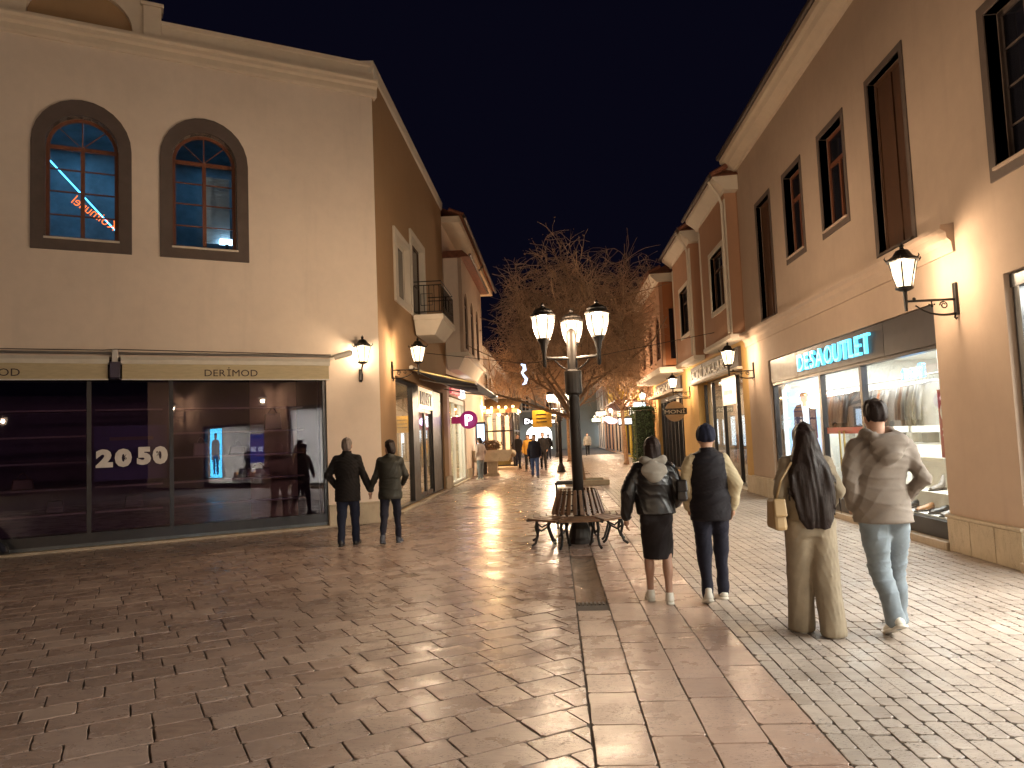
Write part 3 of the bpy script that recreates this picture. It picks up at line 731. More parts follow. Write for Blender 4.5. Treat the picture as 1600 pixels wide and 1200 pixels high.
# lit shop in the brown side wall
S2 = subpart('shop_front', 'dark framed shop entrance with a lit header sign', H1, (WL, 20, 0))
f = MB()
for a, b in ((1.55, 1.62), (3.86, 4.7), (6.95, 7.1), (8.6, 8.75)): f.box(a, b, -.2, -.06, .10, 3.1, FS)
f.box(1.55, 8.75, -.2, -.055, .02, .10, FS); f.box(1.62, 3.86, -.2, -.06, 3.0, 3.1, FS); f.box(7.1, 8.6, -.18, -.07, .1, 3.1, FS)
f.build('frame', MAT['frame_dark'], S2)
box('pane', MAT['glass'], S2, FS, 1.62, 3.86, -.13, -.122, .10, 3.0)
hd = box('header_panel', emit('cream_header', (1.0, .80, .52), .75), S2, FS, 4.7, 6.95, -.16, -.05, 2.5, 3.08)
lettering(S2, FS.p(4.85, -.05, 2.62), (0, 1, 0), (1, 0, 0), 'NINST', .36, MAT['black'], 1.9, .03, .02)
for a, b in ((4.72, 5.8), (5.85, 6.93)):
    dr = ring('door', MAT['frame_dark'], S2, FS, rect(a, b, .1, 2.5), rect(a+.08, b-.08, .2, 2.4), -.16, -.1)
    box('pane', MAT['glass'], S2, FS, a+.08, b-.08, -.135, -.13, .2, 2.4); MB().tube([FS.p(a+.13, -.06, .9), FS.p(a+.13, -.06, 1.7)], .015, 6).build('door_handle', MAT['alu'], S2)
box('threshold', MAT['sill'], S2, FS, 1.5, 8.78, -.3, .12, -.02, .055, bevel=.01)
shop_shell(S2, FS, 1.5, 8.8, .06, 3.1, 3.2, simple('warm_room', (.62, .50, .36), .7), simple('shop_floor_tile', (.35, .27, .2), .3), -.36)
area('shop_light', S2, (WL-1.8, 18.0, 3.05), (1.2, 2.2), 55, (1, .78, .5)); area('shop_light', S2, (WL-1.8, 21.6, 3.05), (1.2, 2.2), 45, (1, .8, .55))
cnt = thing('shop_counter', 'white lit serving counter inside the shop in the brown wall', 'counter', (WL-2.2, 18.6, 0))
box('counter_body', MAT['white'], cnt, FS, 2.6, 5.4, -2.6, -2.0, .06, 1.05, bevel=.01); box('worktop', MAT['sill'], cnt, FS, 2.55, 5.45, -2.65, -1.95, 1.05, 1.1)
box('menu_panel', emit('menu_light', (.75, .9, 1.0), 1.6), cnt, FS, 2.6, 4.6, -3.45, -3.4, 1.5, 2.3); 
os_ = thing('neon_sign', 'small red illuminated word inside the shop in the brown wall', 'sign', FS.p(3.2, -1.2, 2.3))
lettering(os_, FS.p(2.95, -1.2, 2.28), (0, 1, 0), (1, 0, 0), 'OH', .22, emit('red_neon', (1, .08, .02), 4), .75, .02, .01)
pn = thing('pendant_lamp', 'round pendant lamp hanging inside the shop in the brown wall', 'lamp', FS.p(2.4, -1.0, 3.0))
MB().lathe([(.02, .35), (.14, .2), (.2, 0), (.18, 0)], FS.p(2.5, -1.0, 2.4), 14).build('shade', emit('pendant_glow', (1, .75, .42), 6), pn); MB().tube([FS.p(2.5, -1, 2.75), FS.p(2.5, -1, 3.08)], .006, 4).build('cord', MAT['black'], pn)
pn2 = copy_tree(pn); pn2.location = FS.p(3.2, -1.4, 3.0)
for o, t in ((pn, 'round pendant lamp hanging just behind the pane in the brown wall'), (pn2, 'round pendant lamp hanging deeper in the shop of the brown wall')): o['label'] = t
yb = thing('price_board', 'yellow price board hanging inside the shop in the brown wall', 'board', FS.p(3, -1.0, 1.9))
box('board', simple('yellow_board', (.60, .36, .05), .6), yb, FS, 2.2, 3.2, -1.62, -1.6, 1.72, 2.0); MB().tube([FS.p(2.3, -1.61, 2.0), FS.p(2.3, -1.61, 3.05)], .005, 4).build('cord', MAT['black'], yb)
# slanting awning over that entrance
MAT['awn'] = simple('charcoal_canvas', (.045, .045, .058), .75, var=.2, bstr=.12)
aw = thing('awning', 'charcoal fabric awning slanting out over the lit shop entrance', 'awning', (WL, 21.5, 3.4))
y0, y1, xo = 18.35, 25.0, -1.90
m = MB(); n = 12
for i in range(n+1):
    a = i/n; x = WL+.03+(xo-WL-.03)*a; z = 3.42-.42*a-.10*math.sin(PI*a)*.6
    for y in (y0, (y0+y1)/2, y1): m.v.append((x, y, z - (.03 if y == (y0+y1)/2 else 0)))
for i in range(n):
    for j in range(2): m.f.append((3*i+j, 3*i+j+1, 3*i+j+4, 3*i+j+3))
o = m.build('canvas', MAT['awn'], aw, smooth=True); sd = o.modifiers.new('thick', 'SOLIDIFY'); sd.thickness = .012
box('front_bar', MAT['alu'], aw, WORLD, xo-.02, xo+.03, y0-.02, y1+.02, 2.955, 3.01)
m = MB(); k = 26
for i in range(k):
    ya, yb_ = y0+(y1-y0)*i/k, y0+(y1-y0)*(i+1)/k
    m.add([(xo+.032, ya, 2.98), (xo+.032, yb_, 2.98), (xo+.035, yb_, 2.80), (xo+.035, (ya+yb_)/2, 2.765), (xo+.035, ya, 2.80)], [(0, 1, 2, 3, 4)])
m.build('valance', MAT['awn'], aw)
for y in (y0, y1):
    m = MB(); m.tube([(WL+.05, y, 3.40), (xo, y, 2.985)], .022, 6); m.build('side_bar', simple('lantern_lit_bar', (.45, .36, .16), .4, .5), aw)  # yellow lantern light on the awning edge is put into the bar colour
for y in (y0+1.2, y1-1.2): MB().tube([(WL+.05, y, 3.25), ((WL+xo)/2, y-.5, 3.05), (xo, y, 2.96)], .02, 6).build('folding_arm', MAT['alu'], aw)
MB().tube([(WL+.07, y0-.05, 3.44), (WL+.07, y1+.05, 3.44)], .06, 10).build('cassette', MAT['offwhite'], aw)
# ------------------------------------------------------------------ ochre-grey house with oriel, next on the same side
H2 = thing('oriel_house', 'pale house with an arched oriel over the shop with the round purple sign', 'building', (WL, 25, 0))
F2 = Fr((WL, 0), (0, 1), (1, 0))
wall('front_wall', MAT['cream'], H2, F2, rect(24.86, 38.5, 0, 9.0), [rect(25.5, 30.0, .05, 3.15)], -.35, -.02)
FO = Fr((-2.95, 0), (0, 1), (1, 0))
ar = [(25.6, 26.5), (27.5, 28.4), (29.4, 30.3)]
wall('oriel_front', MAT['peach'], H2, FO, rect(25.02, 31.6, 4.55, 7.8), [arch(a, b, 4.75, 6.3) for a, b in ar], -.12, 0)
m = MB(); m.box(WL, -3.08, 25.02, 25.14, 4.55, 7.8); m.box(WL, -3.08, 31.48, 31.6, 4.55, 7.8); m.build('oriel_side', MAT['cream'], H2)
for a, b in ar: window(H2, FO, a, b, 4.75, 6.75, MAT['wood_dark'], MAT['black_glass'], 2, (5.4,), spring=6.3, inset=.05, bar=.05)
m = MB(); m.box(WL, -2.82, 24.95, 31.7, 4.42, 4.55); m.build('oriel_ledge', MAT['white_trim'], H2); MB().frustum((WL, -3.2, 25.3, 31.3, 4.0), (WL, -2.92, 25.0, 31.6, 4.42)).build('corbel', MAT['white_trim'], H2)
m = MB(); m.frustum((WL-.1, -2.65, 24.9, 31.8, 7.8), (WL-.1, -2.9, 25.0, 31.7, 8.05)); rf = m.build('oriel_roof', MAT['roof'], H2)
MB().tube([(-2.63, 24.9, 7.86), (-2.63, 31.8, 7.86)], .05, 8).build('gutter', MAT['gutter'], rf)
m = MB(); m.box(WL-.3, -2.95, 24.9, 38.5, 9.0, 9.22); m.build('eave', MAT['cream_trim'], H2)
rf = MB(); rf.add([(-2.85, 24.9, 9.22), (-2.85, 38.5, 9.22), (-6, 38.5, 10.6), (-6, 24.9, 10.6)], [(0, 1, 2, 3)]); rf = rf.build('roof', MAT['roof'], H2)
for i in range(68):
    y = 24.95+.2*i; MB().tube([(-2.80, y, 9.26), (-3.3, y, 9.47)], .07, 6).build('roof_tile', MAT['roof'], rf)
MB().tube([(-2.78, 24.9, 9.18), (-2.78, 38.5, 9.18)], .06, 8).build('gutter', MAT['gutter'], H2)
MB().tube([(-2.8, 32.2, 9.15), (-3.3, 32.2, 8.7), (WL+.07, 32.2, 8.5), (WL+.07, 32.2, 3.6)], .045, 8).build('downpipe', MAT['gutter'], H2)
p = box('plinth', MAT['plinth'], H2, F2, 24.87, 25.5, -.019, .03, 0, .40, bevel=.005); box('plinth', MAT['plinth'], H2, F2, 30.0, 32, -.019, .03, 0, .40, bevel=.005)
for y0 in (33.2, 35.6):
    window(H2, F2, y0, y0+1.2, 5.0, 6.9, MAT['wood_dark'], MAT['black_glass'], 2, (), 6.3, inset=-.02, bar=.06, surround=(rect(y0-.14, y0+1.34, 4.86, 7.04), rect(y0, y0+1.2, 5.0, 6.9)), sur_mat=MAT['white_trim'], st=.04)
S3 = subpart('shop_front', 'brightly lit cream shop window under the arched oriel', H2, (WL, 27.8, 0))
f = MB()
for a in (25.5, 27.2, 28.9, 29.92): f.box(a, a+.08, -.2, -.08, .1, 3.1, F2)
f.box(25.5, 30, -.2, -.07, .03, .12, F2); f.box(25.58, 29.92, -.2, -.08, 2.95, 3.12, F2); f.build('frame', MAT['white'], S3)
for a, b in ((25.58, 27.2), (27.28, 28.9), (28.98, 29.92)): box('pane', MAT['glass'], S3, F2, a, b, -.15, -.142, .12, 2.95)
shop_shell(S3, F2, 25.4, 30.0, .05, 3.12, 3.0, simple('cream_room', (.78, .68, .50), .7), None, -.37)
area('shop_light', S3, (WL-1.4, 27.7, 3.08), (1.6, 3.2), 120, (1, .88, .66))
box('threshold', MAT['sill'], S3, F2, 25.5, 30, -.3, .1, -.02, .05, bevel=.01)
for k, y in enumerate((26.0, 27.7, 29.2)):
    r = thing('clothes_rail', 'hanging clothes on a rail inside the cream shop by the purple sign', 'clothes', (WL-1.6, y, 0), 'clothes rails in the cream shop')
    MB().tube([(WL-1.6, y-.5, .06), (WL-1.6, y-.5, 1.5), (WL-1.6, y+.5, 1.5), (WL-1.6, y+.5, .06)], .015, 6).build('rail', MAT['alu'], r)
    for j in range(6):
        yy = y-.4+.16*j; c = [(.75, .7, .6), (.5, .05, .04), (.8, .76, .7), (.12, .1, .1)][(j+k) % 4]
        MB().frustum((WL-1.85, WL-1.35, yy-.03, yy+.03, .55), (WL-1.78, WL-1.42, yy-.015, yy+.015, 1.42)).build('garment', simple('cloth_%d%d' % (k, j), c, .8), r, bevel=.01)
ps = thing('projecting_sign', 'round purple illuminated sign with a white letter P on an arm', 'sign', (WL, 25.6, 2.25), 'signs projecting over the street')
PF = Fr((WL, 25.55), (1, 0), (0, -1))
m = MB(); m.lathe([(.29, -.05), (.31, -.03), (.31, .03), (.29, .05)], (0, 0, 0), 28)
disc = mk('disc', [(WL+.62+v[0], 25.55+v[2], 2.27+v[1]) for v in m.v], m.f, emit('purple_sign', (.20, .005, .07), .8), ps, smooth=False)
box('arm', emit('crimson_arm', (.25, .01, .06), .5), ps, PF, .03, .34, -.04, .04, 2.15, 2.39)
lettering(ps, PF.p(.50, .05, 2.09), (1, 0, 0), (0, -1, 0), 'P', .36, emit('white_sign', (1, .92, 1), 3), .26, .02, .03)
point('sign_glow', ps, (.62, -.6, .0), .25, (.75, .55, 1.0), .12)
fs = thing('fascia_sign', 'glowing pink and white fascia sign above the cream shop door', 'sign', (WL, 27, 3.3))
box('panel', emit('pink_panel', (.55, .10, .12), .9), fs, F2, 25.6, 28.0, -.018, .06, 3.22, 3.62); box('panel', emit('white_panel', (.8, .88, 1), 4), fs, F2, 28.0, 29.4, -.018, .06, 3.22, 3.62)
# ------------------------------------------------------------------ cafe pavilion beyond, sarcophagus planter
CF = thing('cafe_pavilion', 'glazed cafe pavilion with bulb-lit striped canopy on a timber deck', 'cafe', (-3, 38, 0))
wd = simple('cafe_timber', (.26, .11, .04), .5, var=.25)
box('deck', MAT['sill'], CF, WORLD, -5.6, -1.95, 37.2, 44.5, 0, .14, bevel=.01)
for x, y in ((-5.4, 38), (-3.75, 38), (-2.12, 38), (-2.12, 41), (-2.12, 44)): box('post', MAT['frame_dark'], CF, WORLD, x-.05, x+.05, y-.05, y+.05, .14, 3.0)
for z in (.2, 1.95, 2.95):
    box('rail', MAT['frame_dark'], CF, WORLD, -5.35, -2.17, 37.97, 38.03, z-.04, z+.04); box('rail', MAT['frame_dark'], CF, WORLD, -2.15, -2.09, 38.05, 43.95, z-.04, z+.04)
for a, b in ((-5.35, -3.8), (-3.7, -2.17)):
    for z0, z1 in ((.24, 1.91), (1.99, 2.91)): box('pane', MAT['glass'], CF, WORLD, a, b, 37.995, 38.005, z0, z1)
for a, b in ((38.05, 40.95), (41.05, 43.95)): box('pane', MAT['glass'], CF, WORLD, -2.125, -2.115, a, b, .24, 2.91)
m = MB()
for i in range(12):
    m.add([(-5.6+.32*i, 37.6, 3.0), (-5.6+.32*(i+1), 37.6, 3.0), (-5.6+.32*(i+1), 41, 3.75), (-5.6+.32*i, 41, 3.75)], [(0, 1, 2, 3)])
m.build('canopy', simple('canopy_canvas', (.62, .40, .2), .8), CF)
for i in range(12): box('stripe', simple('canopy_stripe', (.8, .62, .4), .8) if i % 2 else wd, CF, WORLD, -5.6+.315*i, -5.6+.315*(i+1)-.01, 37.56, 37.6, 2.86, 3.05)
bulbm = emit('festoon_bulb', (1.0, .55, .2), 25)
for i in range(10): MB().ball((-5.3+.36*i, 37.5, 3.12+.03*(i % 2)), .06, 8, 6).build('bulb', bulbm, CF)
for i in range(6): MB().ball((-1.98, 38.2+.9*i, 3.05), .06, 8, 6).build('bulb', bulbm, CF)
m = MB(); m.box(-8, -5.6, 38.5, 46, 0, 6.5); m.build('rear_wall', wd, CF)
box('counter', wd, CF, WORLD, -5.3, -3.4, 42.5, 43.2, .14, 1.2); box('bench_seat', simple('olive_cushion', (.25, .2, .07), .8), CF, WORLD, -3.4, -2.4, 39.2, 39.8, .14, .75, bevel=.04)
for i in range(6): box('curtain', simple('white_curtain', (.72, .68, .6), .8), CF, WORLD, -4.9+.5*i, -4.65+.5*i, 43.6, 43.7, .3, 2.85)
point('cafe_light', CF, (-.8, 2.6, 2.7), 130, (1, .60, .28), .2); point('cafe_light', CF, (-.6, -.9, 3.15), 55, (1, .52, .2), .15)
fo = thing('sarcophagus_planter', 'carved stone sarcophagus planter on a pedestal before the cafe', 'planter', (-2.75, 32.3, 0))
stn = MAT['plinth']
MB().frustum((-3.08, -2.42, 32.05, 32.55, 0), (-2.98, -2.52, 32.12, 32.48, .12)).frustum((-2.94, -2.56, 32.12, 32.48, .12), (-2.98, -2.52, 32.1, 32.5, .62)).build('pedestal', stn, fo, bevel=.01)
m = MB(); pr = [(-.72, .62), (.72, .62), (.86, .95), (.86, 1.08), (-.86, 1.08), (-.86, .95)]
m.prism(pr, -.4, .4, Fr((-2.75, 32.3), (1, 0), (0, 1))); m.build('trough', stn, fo, bevel=.02)
for sgn in (-1, 1): MB().ball((-2.75+sgn*.9, 32.3, .92), (.14, .3, .16), 10, 7).build('carved_end', stn, fo, smooth=True)
def leaf_clump(name, parent, mat, c, r, n, size, seed=0):
    rg = np.random.RandomState(seed); m = MB()
    for i in range(n):
        d = rg.normal(size=3); d /= np.linalg.norm(d); q = np.array(c)+d*np.array(r)*rg.uniform(.25, 1)**.5*rg.uniform(.75, 1.05)
        a = rg.normal(size=3); a /= np.linalg.norm(a); b = np.cross(a, rg.normal(size=3)); b /= np.linalg.norm(b); s = size*rg.uniform(.6, 1.4)
        m.add([q-a*s, q-b*s*.4, q+a*s, q+b*s*.4], [(0, 1, 2, 3)])
    return m.build(name, mat, parent)
MAT['leaf'] = simple('dark_foliage', (.045, .075, .022), .55, var=.5, scale=14)
MAT['leaf_brown'] = simple('bronze_foliage', (.13, .07, .03), .6, var=.5, scale=14)
pl = thing('planter_shrub', 'bushy shrub growing in the carved stone planter', 'shrub', (-2.75, 32.3, 1.08))
leaf_clump('foliage', pl, MAT['leaf_brown'], (-2.85, 32.3, 1.3), (.6, .35, .28), 700, .06, 3)
m = MB()
for i in range(6): m.tube([(-2.75, 32.3, 1.05), (-2.85+.15*math.cos(i), 32.3+.1*math.sin(i*2), 1.3)], .012, 4)
m.build('stem', MAT['wood_dark'], pl)
mb_ = thing('menu_board', 'tall dark menu stand with a lit blue screen by the pale hooded person', 'menu stand', (-3.3, 32.8, 0))
box('frame', MAT['frame_dark'], mb_, WORLD, -3.55, -3.1, 33.4, 33.5, 0, 2.35, bevel=.01); box('screen', emit('blue_screen', (.55, .75, 1.0), 2.4), mb_, WORLD, -3.48, -3.16, 33.385, 33.398, 1.3, 2.25)
# ------------------------------------------------------------------ peach terrace house with the leather shop
FRW = Fr((WR, 0), (0, 1), (-1, 0))
R1 = thing('terrace_house', 'long peach two-storey house with shuttered openings above the cyan-lettered shop', 'building', (WR, 12, 0))
ops = {'tall1': (16.25, 17.27, 4.05, 6.68), 'w3': (14.22, 15.2, 5.0, 6.64), 'w2': (12.13, 13.15, 4.98, 6.62), 'tall2': (10.06, 11.08, 4.06, 6.62), 'w0': (6.75, 8.14, 4.30, 6.0), 'wb': (1.6, 2.9, 4.98, 6.62), 'wc': (-1.2, .1, 4.98, 6.62)}
wall('front_wall', MAT['peach'], R1, FRW, rect(-6, 18.88, 0, 8.1), [rect(9.7, 17.1, .02, 3.1), rect(3.0, 8.2, .02, 3.15), rect(-2.15, 1.7, .02, 2.6)] + [rect(a, b, c, d) for a, b, c, d in ops.values()], -.35, 0)
for k, (a, b, c, d) in ops.items():
    sur = (rect(a-.10, b+.10, c-.13, d+.10), rect(a, b, c, d))
    if k.startswith('tall'): window(R1, FRW, a, b, c, d, MAT['wood_dark'], None, 2, (c+.9,), inset=.10, bar=.07, surround=sur, st=.015, shutter=True, sill=MAT['surround'])
    elif k == 'w0': window(R1, FRW, a, b, c, d, MAT['surround'], MAT['black_glass'], 3, (c+.42, c+.84, c+1.26), inset=.14, bar=.06, surround=(rect(a-.12, b+.12, c-.14, d+.12), rect(a, b, c, d)), st=.015, sill=MAT['peach'])
    else: window(R1, FRW, a, b, c, d, MAT['wood_red'], MAT['black_glass'], 2, (), c+1.12, inset=.14, bar=.06, surround=sur, st=.015, sill=MAT['peach'])
MB().profile([(-.35, 8.1), (.06, 8.1), (.10, 8.16), (.26, 8.22), (.30, 8.30), (.36, 8.34), (.38, 8.46), (-.35, 8.5)], -6, 18.95, FRW).build('eave_cornice', MAT['cream_trim'], R1)
MB().tube([(WR-.42, -6, 8.47), (WR-.42, 18.9, 8.47)], .055, 8).build('gutter', MAT['gutter'], R1)
mk('roof', [(WR-.4, -6, 8.5), (WR-.4, 18.9, 8.5), (WR+4, 18.9, 10), (WR+4, -6, 10)], [(0, 1, 2, 3)], MAT['roof'], R1)
MB().profile([(-.1, 3.62), (.03, 3.62), (.04, 3.74), (.09, 3.79), (.10, 3.86), (.16, 3.90), (.16, 3.95), (-.1, 3.97)], 9.08, 18.92, FRW).build('string_course', MAT['peach'], R1)
for a, b in ((8.2, 9.7), (17.1, 18.88), (1.7, 3.0), (-6, -2.15)):
    p = box('plinth', MAT['plinth'], R1, FRW, a+.002, b-.002, .001, .03, 0, .41)
    n = max(2, int((b-a)/.45))
    for i in range(n): box('slab', MAT['plinth'], p, FRW, a+(b-a)*i/n+.004, a+(b-a)*(i+1)/n-.004, .03, .042, .004, .405, bevel=.004)
    box('plinth_cap', MAT['plinth'], p, FRW, a-.01, b+.01, .001, .06, .41, .45, bevel=.008)
# leather shop with cyan letters
DS = subpart('shop_front', 'lit leather shop front with cyan letters on a dark metal fascia', R1, (WR, 13.4, 0))
f = MB()
for a in (9.72, 12.22, 14.06, 17.0): f.box(a, a+.09, -.16, -.06, .32, 2.55, FRW)
f.box(9.7, 17.1, -.17, -.05, .10, .32, FRW); f.box(9.7, 17.1, -.16, -.045, 2.53, 2.58, FRW); f.build('frame', MAT['frame_dark'], DS)
for a, b in ((9.7, 11.25), (11.26, 15.2), (15.21, 17.09)): box('fascia_panel', MAT['sign_dark'], DS, FRW, a, b, -.14, -.03, 2.583, 3.095, bevel=.004)
for a, b in ((9.81, 12.22), (12.31, 14.06), (14.15, 17.0)): box('pane', MAT['glass'], DS, FRW, a, b, -.115, -.107, .32, 2.53)
cy = emit('cyan_letter', (.14, .68, .95), 1.25); cyd = simple('letter_side', (.02, .12, .18), .4)
lettering(DS, (WR+.03, 15.06, 2.69), (0, -1, 0), (-1, 0, 0), 'DESA', .33, cy, 1.42, .05, .012, .10); lettering(DS, (WR+.03, 13.58, 2.69), (0, -1, 0), (-1, 0, 0), 'OUTLET', .33, cy, 1.9, .05, .006, .10)
box('threshold', MAT['sill'], DS, FRW, 9.68, 17.12, -.3, .08, -.02, .10, bevel=.012)
shop_shell(DS, FRW, 9.5, 17.3, .3, 3.0, 4.2, MAT['room_white'], simple('pale_shop_floor', (.6, .56, .5), .3), -.36)
box('display_floor', MAT['white'], DS, FRW, 9.72, 17.05, -.9, -.17, .302, .34)
for y in (10.5, 12.8, 15.6): area('shop_light', DS, (WR+1.6, y, 2.97), (2.2, 1.6), 105, (1, .97, .90))
trm = emit('ceiling_tube', (1, .95, .86), 9)
for x in (WR+.5, WR+1.9):
    t = thing('ceiling_light', 'white ceiling light strip in the leather shop %s' % ('by the window' if x < 6 else 'deeper inside'), 'light', (x, 12.2, 2.98))
    box('diffuser', trm, t, WORLD, x-.05, x+.05, 10, 16.8, 2.95, 2.985); box('housing', MAT['white'], t, WORLD, x-.07, x+.07, 9.95, 16.85, 2.985, 2.998)
lb = thing('lightbox_poster', 'glowing pale blue poster of a figure in a dark jacket', 'poster', (WR+.6, 16.8, .34))
FLB = Fr((WR+.24, 17.0), (.85, -.53), (-.53, -.85))
box('case', MAT['white'], lb, FLB, -.02, .80, -.10, -.002, .342, 2.50, bevel=.01)
box('glowing_sheet', emit('poster_blue', (.40, .62, .95), 1.15), lb, FLB, .10, .76, -.002, .004, .46, 2.43)
box('side_glow', emit('poster_white', (.85, .93, 1.0), 1.3), lb, FLB, .0, .09, -.002, .004, .46, 2.43)
def flat_fig(parent, fr, s, z, h, t, jacket, skin, hair, trou, shirt, flip=1, emi=.8, legs=True):
    """a printed figure: flat pieces laid on a poster"""
    k = h/1.8; P = lambda pts: [(s+flip*a*k, z+b*k) for a, b in pts]
    def e(nm, pts, c, dt): MB().prism(P(pts), t+dt, t+dt+.002, fr).build('print', emit(nm, c, emi), parent)
    ell = lambda cx, cz, rx, rz, n=14: [(cx+rx*math.cos(2*PI*i/n), cz+rz*math.sin(2*PI*i/n)) for i in range(n)]
    if legs: e('print_trouser', [(-.19, 0), (-.07, 0), (-.02, .75), (.04, 0), (.17, 0), (.2, .95), (-.2, .95)], trou, .001)
    e('print_shirt', [(-.16, .85), (.16, .85), (.14, 1.5), (-.14, 1.5)], shirt, .004)
    e('print_jacket', [(-.28, .62), (-.16, .62), (-.16, .8), (-.07, .82), (-.05, 1.2), (-.08, 1.5), (-.2, 1.47), (-.27, 1.35)], jacket, .007)
    e('print_jacket', [(.28, .62), (.27, 1.35), (.2, 1.47), (.1, 1.5), (.1, 1.2), (.1, .82), (.16, .8), (.16, .62)], jacket, .007)
    e('print_neck', [(-.05, 1.44), (.05, 1.44), (.045, 1.56), (-.045, 1.56)], skin, .007)
    e('print_face', ell(0, 1.63, .085, .115), skin, .010)
    e('print_hair', [(-.1, 1.64), (-.085, 1.69), (0, 1.7), (.085, 1.69), (.1, 1.64), (.1, 1.74), (.05, 1.79), (-.05, 1.79), (-.1, 1.74)], hair, .013)
flat_fig(lb, FLB, .46, .80, 1.55, .004, (.012, .014, .04), (.60, .33, .26), (.22, .11, .06), (.03, .04, .08), (.62, .78, .95), 1, .9)
lettering(lb, FLB.p(.16, .02, 1.22), (.85, -.53, 0), (-.53, -.85, 0), 'DESA', .13, emit('white_print', (1, 1, 1), 1.6), .55, .003, .01)
# stock of the leather shop
jk = [simple('leather_jacket_%d' % i, c, .42, var=.25, bstr=.2, bscale=25) for i, c in enumerate(((.03, .022, .02), (.11, .055, .03), (.16, .15, .14), (.05, .05, .055), (.34, .12, .05)))]
def hung_jacket(x, y, z, mat, label, group, ang=0):
    r = thing('hanging_jacket', label, 'jacket', (0, 0, 0), group)
    m = MB()
    def ringpts(zz, w, d): return [(d*math.cos(t)*1.0, w*math.copysign(abs(math.sin(t))**.7, math.sin(t)), zz) for t in [2*PI*i/12 for i in range(12)]]
    lv = [(-.72, .23, .055), (-.45, .235, .06), (-.2, .24, .06), (-.07, .21, .05), (-.02, .09, .035)]
    for zz, w, d in lv: m.v += ringpts(zz, w, d)
    for i in range(len(lv)-1):
        for j in range(12): m.f.append((12*i+j, 12*i+(j+1) % 12, 12*i+12+(j+1) % 12, 12*i+12+j))
    m.build('body', mat, r, smooth=True)
    for sgn in (-1, 1): MB().tube([(0, sgn*.20, -.09), (.01, sgn*.27, -.35), (.03, sgn*.28, -.62)], [.055, .05, .042], 7).build('sleeve', mat, r, smooth=True)
    MB().tube([(0, -.2, -.06), (0, 0, .0), (0, .2, -.06)], .011, 5).build('hanger', MAT['offwhite'], r)
    MB().tube([(0, 0, 0), (0, 0, .04), (0, .025, .065), (0, .01, .09)], .004, 4).build('hook', MAT['alu'], r)
    place(r, (x, y, z), ang); return r
rk = thing('display_rail', 'long steel clothes rail under the ceiling of the leather shop', 'rail', (WR+1.1, 12, 2.1))
MB().tube([(WR+1.1, 9.7, 2.35), (WR+1.1, 16.9, 2.35)], .014, 6).build('bar', MAT['alu'], rk)
for y in (9.9, 11.9, 14.4, 16.8): MB().tube([(WR+1.1, y, 2.35), (WR+1.1, y, 2.99)], .010, 5).build('hanger_rod', MAT['alu'], rk)
first = [hung_jacket(WR+1.1, 10.0, 2.03, jk[i], 'x', 'jackets on the long rail') for i in range(5)]
nmj = ['black leather jacket hanging on the long rail of the leather shop', 'brown leather jacket hanging on the long rail of the leather shop', 'pale grey jacket hanging on the long rail of the leather shop', 'charcoal jacket hanging on the long rail of the leather shop', 'tan leather jacket hanging on the long rail of the leather shop']
used = set()
ys = [12.05+.12*i for i in range(7)] + [13.25+.12*i for i in range(7)] + [15.0+.16*i for i in range(8)]
for i, y in enumerate(ys):
    k = (2, 2, 2, 0, 2, 1, 2, 2, 2, 4, 2, 2, 3, 2, 0, 1, 0, 3, 0, 1, 0, 3)[i]
    o = first[k] if k not in used else copy_tree(first[k]); used.add(k)
    place(o, (WR+1.1, y, 2.26), PI/2+random.uniform(-.12, .12), nmj[k])
for q_ in set(range(5))-used: 
    for c in list(first[q_].children): bpy.data.objects.remove(c)
    bpy.data.objects.remove(first[q_])
MAT['shoe_tan'] = simple('tan_shoe', (.36, .16, .05), .35); MAT['shoe_grey'] = simple('grey_shoe', (.22, .19, .17), .4); MAT['shoe_blk'] = simple('black_shoe', (.02, .018, .018), .3)
def shoe(x, y, z, mat, label, group, ang=0, boot=False):
    r = thing('boot' if boot else 'dress_shoe', label, 'boot' if boot else 'shoe', (0, 0, 0), group)
    pr = [(0, .042, .02), (.05, .048, .05), (.13, .045, .065), (.2, .04, .09), (.26, .036, .10 if not boot else .20)]
    m = MB(); n = 8
    for xx, w, h in [(-.015, .02, .03)] + pr + [(.285, .022, .09 if not boot else .2)]:
        for j in range(n): t = 2*PI*j/n; m.v.append((xx, w*math.cos(t), .02+h/2+h/2*math.sin(t)))
    k = 7
    for i in range(k-1):
        for j in range(n): m.f.append((n*i+j, n*i+(j+1) % n, n*i+n+(j+1) % n, n*i+n+j))
    m.f += [tuple(range(n))[::-1], tuple(range(n*(k-1), n*k))]
    m.build('upper', mat, r, smooth=True); MB().box(-.02, .15, -.045, .045, 0, .018).box(.2, .29, -.036, .036, 0, .035).build('sole', MAT['shoe_blk'], r, bevel=.008)
    place(r, (x, y, z), ang); return r
disp = thing('display_steps', 'stepped white display shelves behind the leather shop window', 'display', (WR+.6, 11, .34))
box('step', MAT['offwhite'], disp, WORLD, WR+.45, WR+.88, 9.75, 12.2, .342, .60, bevel=.008); box('step', MAT['offwhite'], disp, WORLD, WR+.88, WR+1.25, 9.75, 12.2, .342, 1.05, bevel=.008)
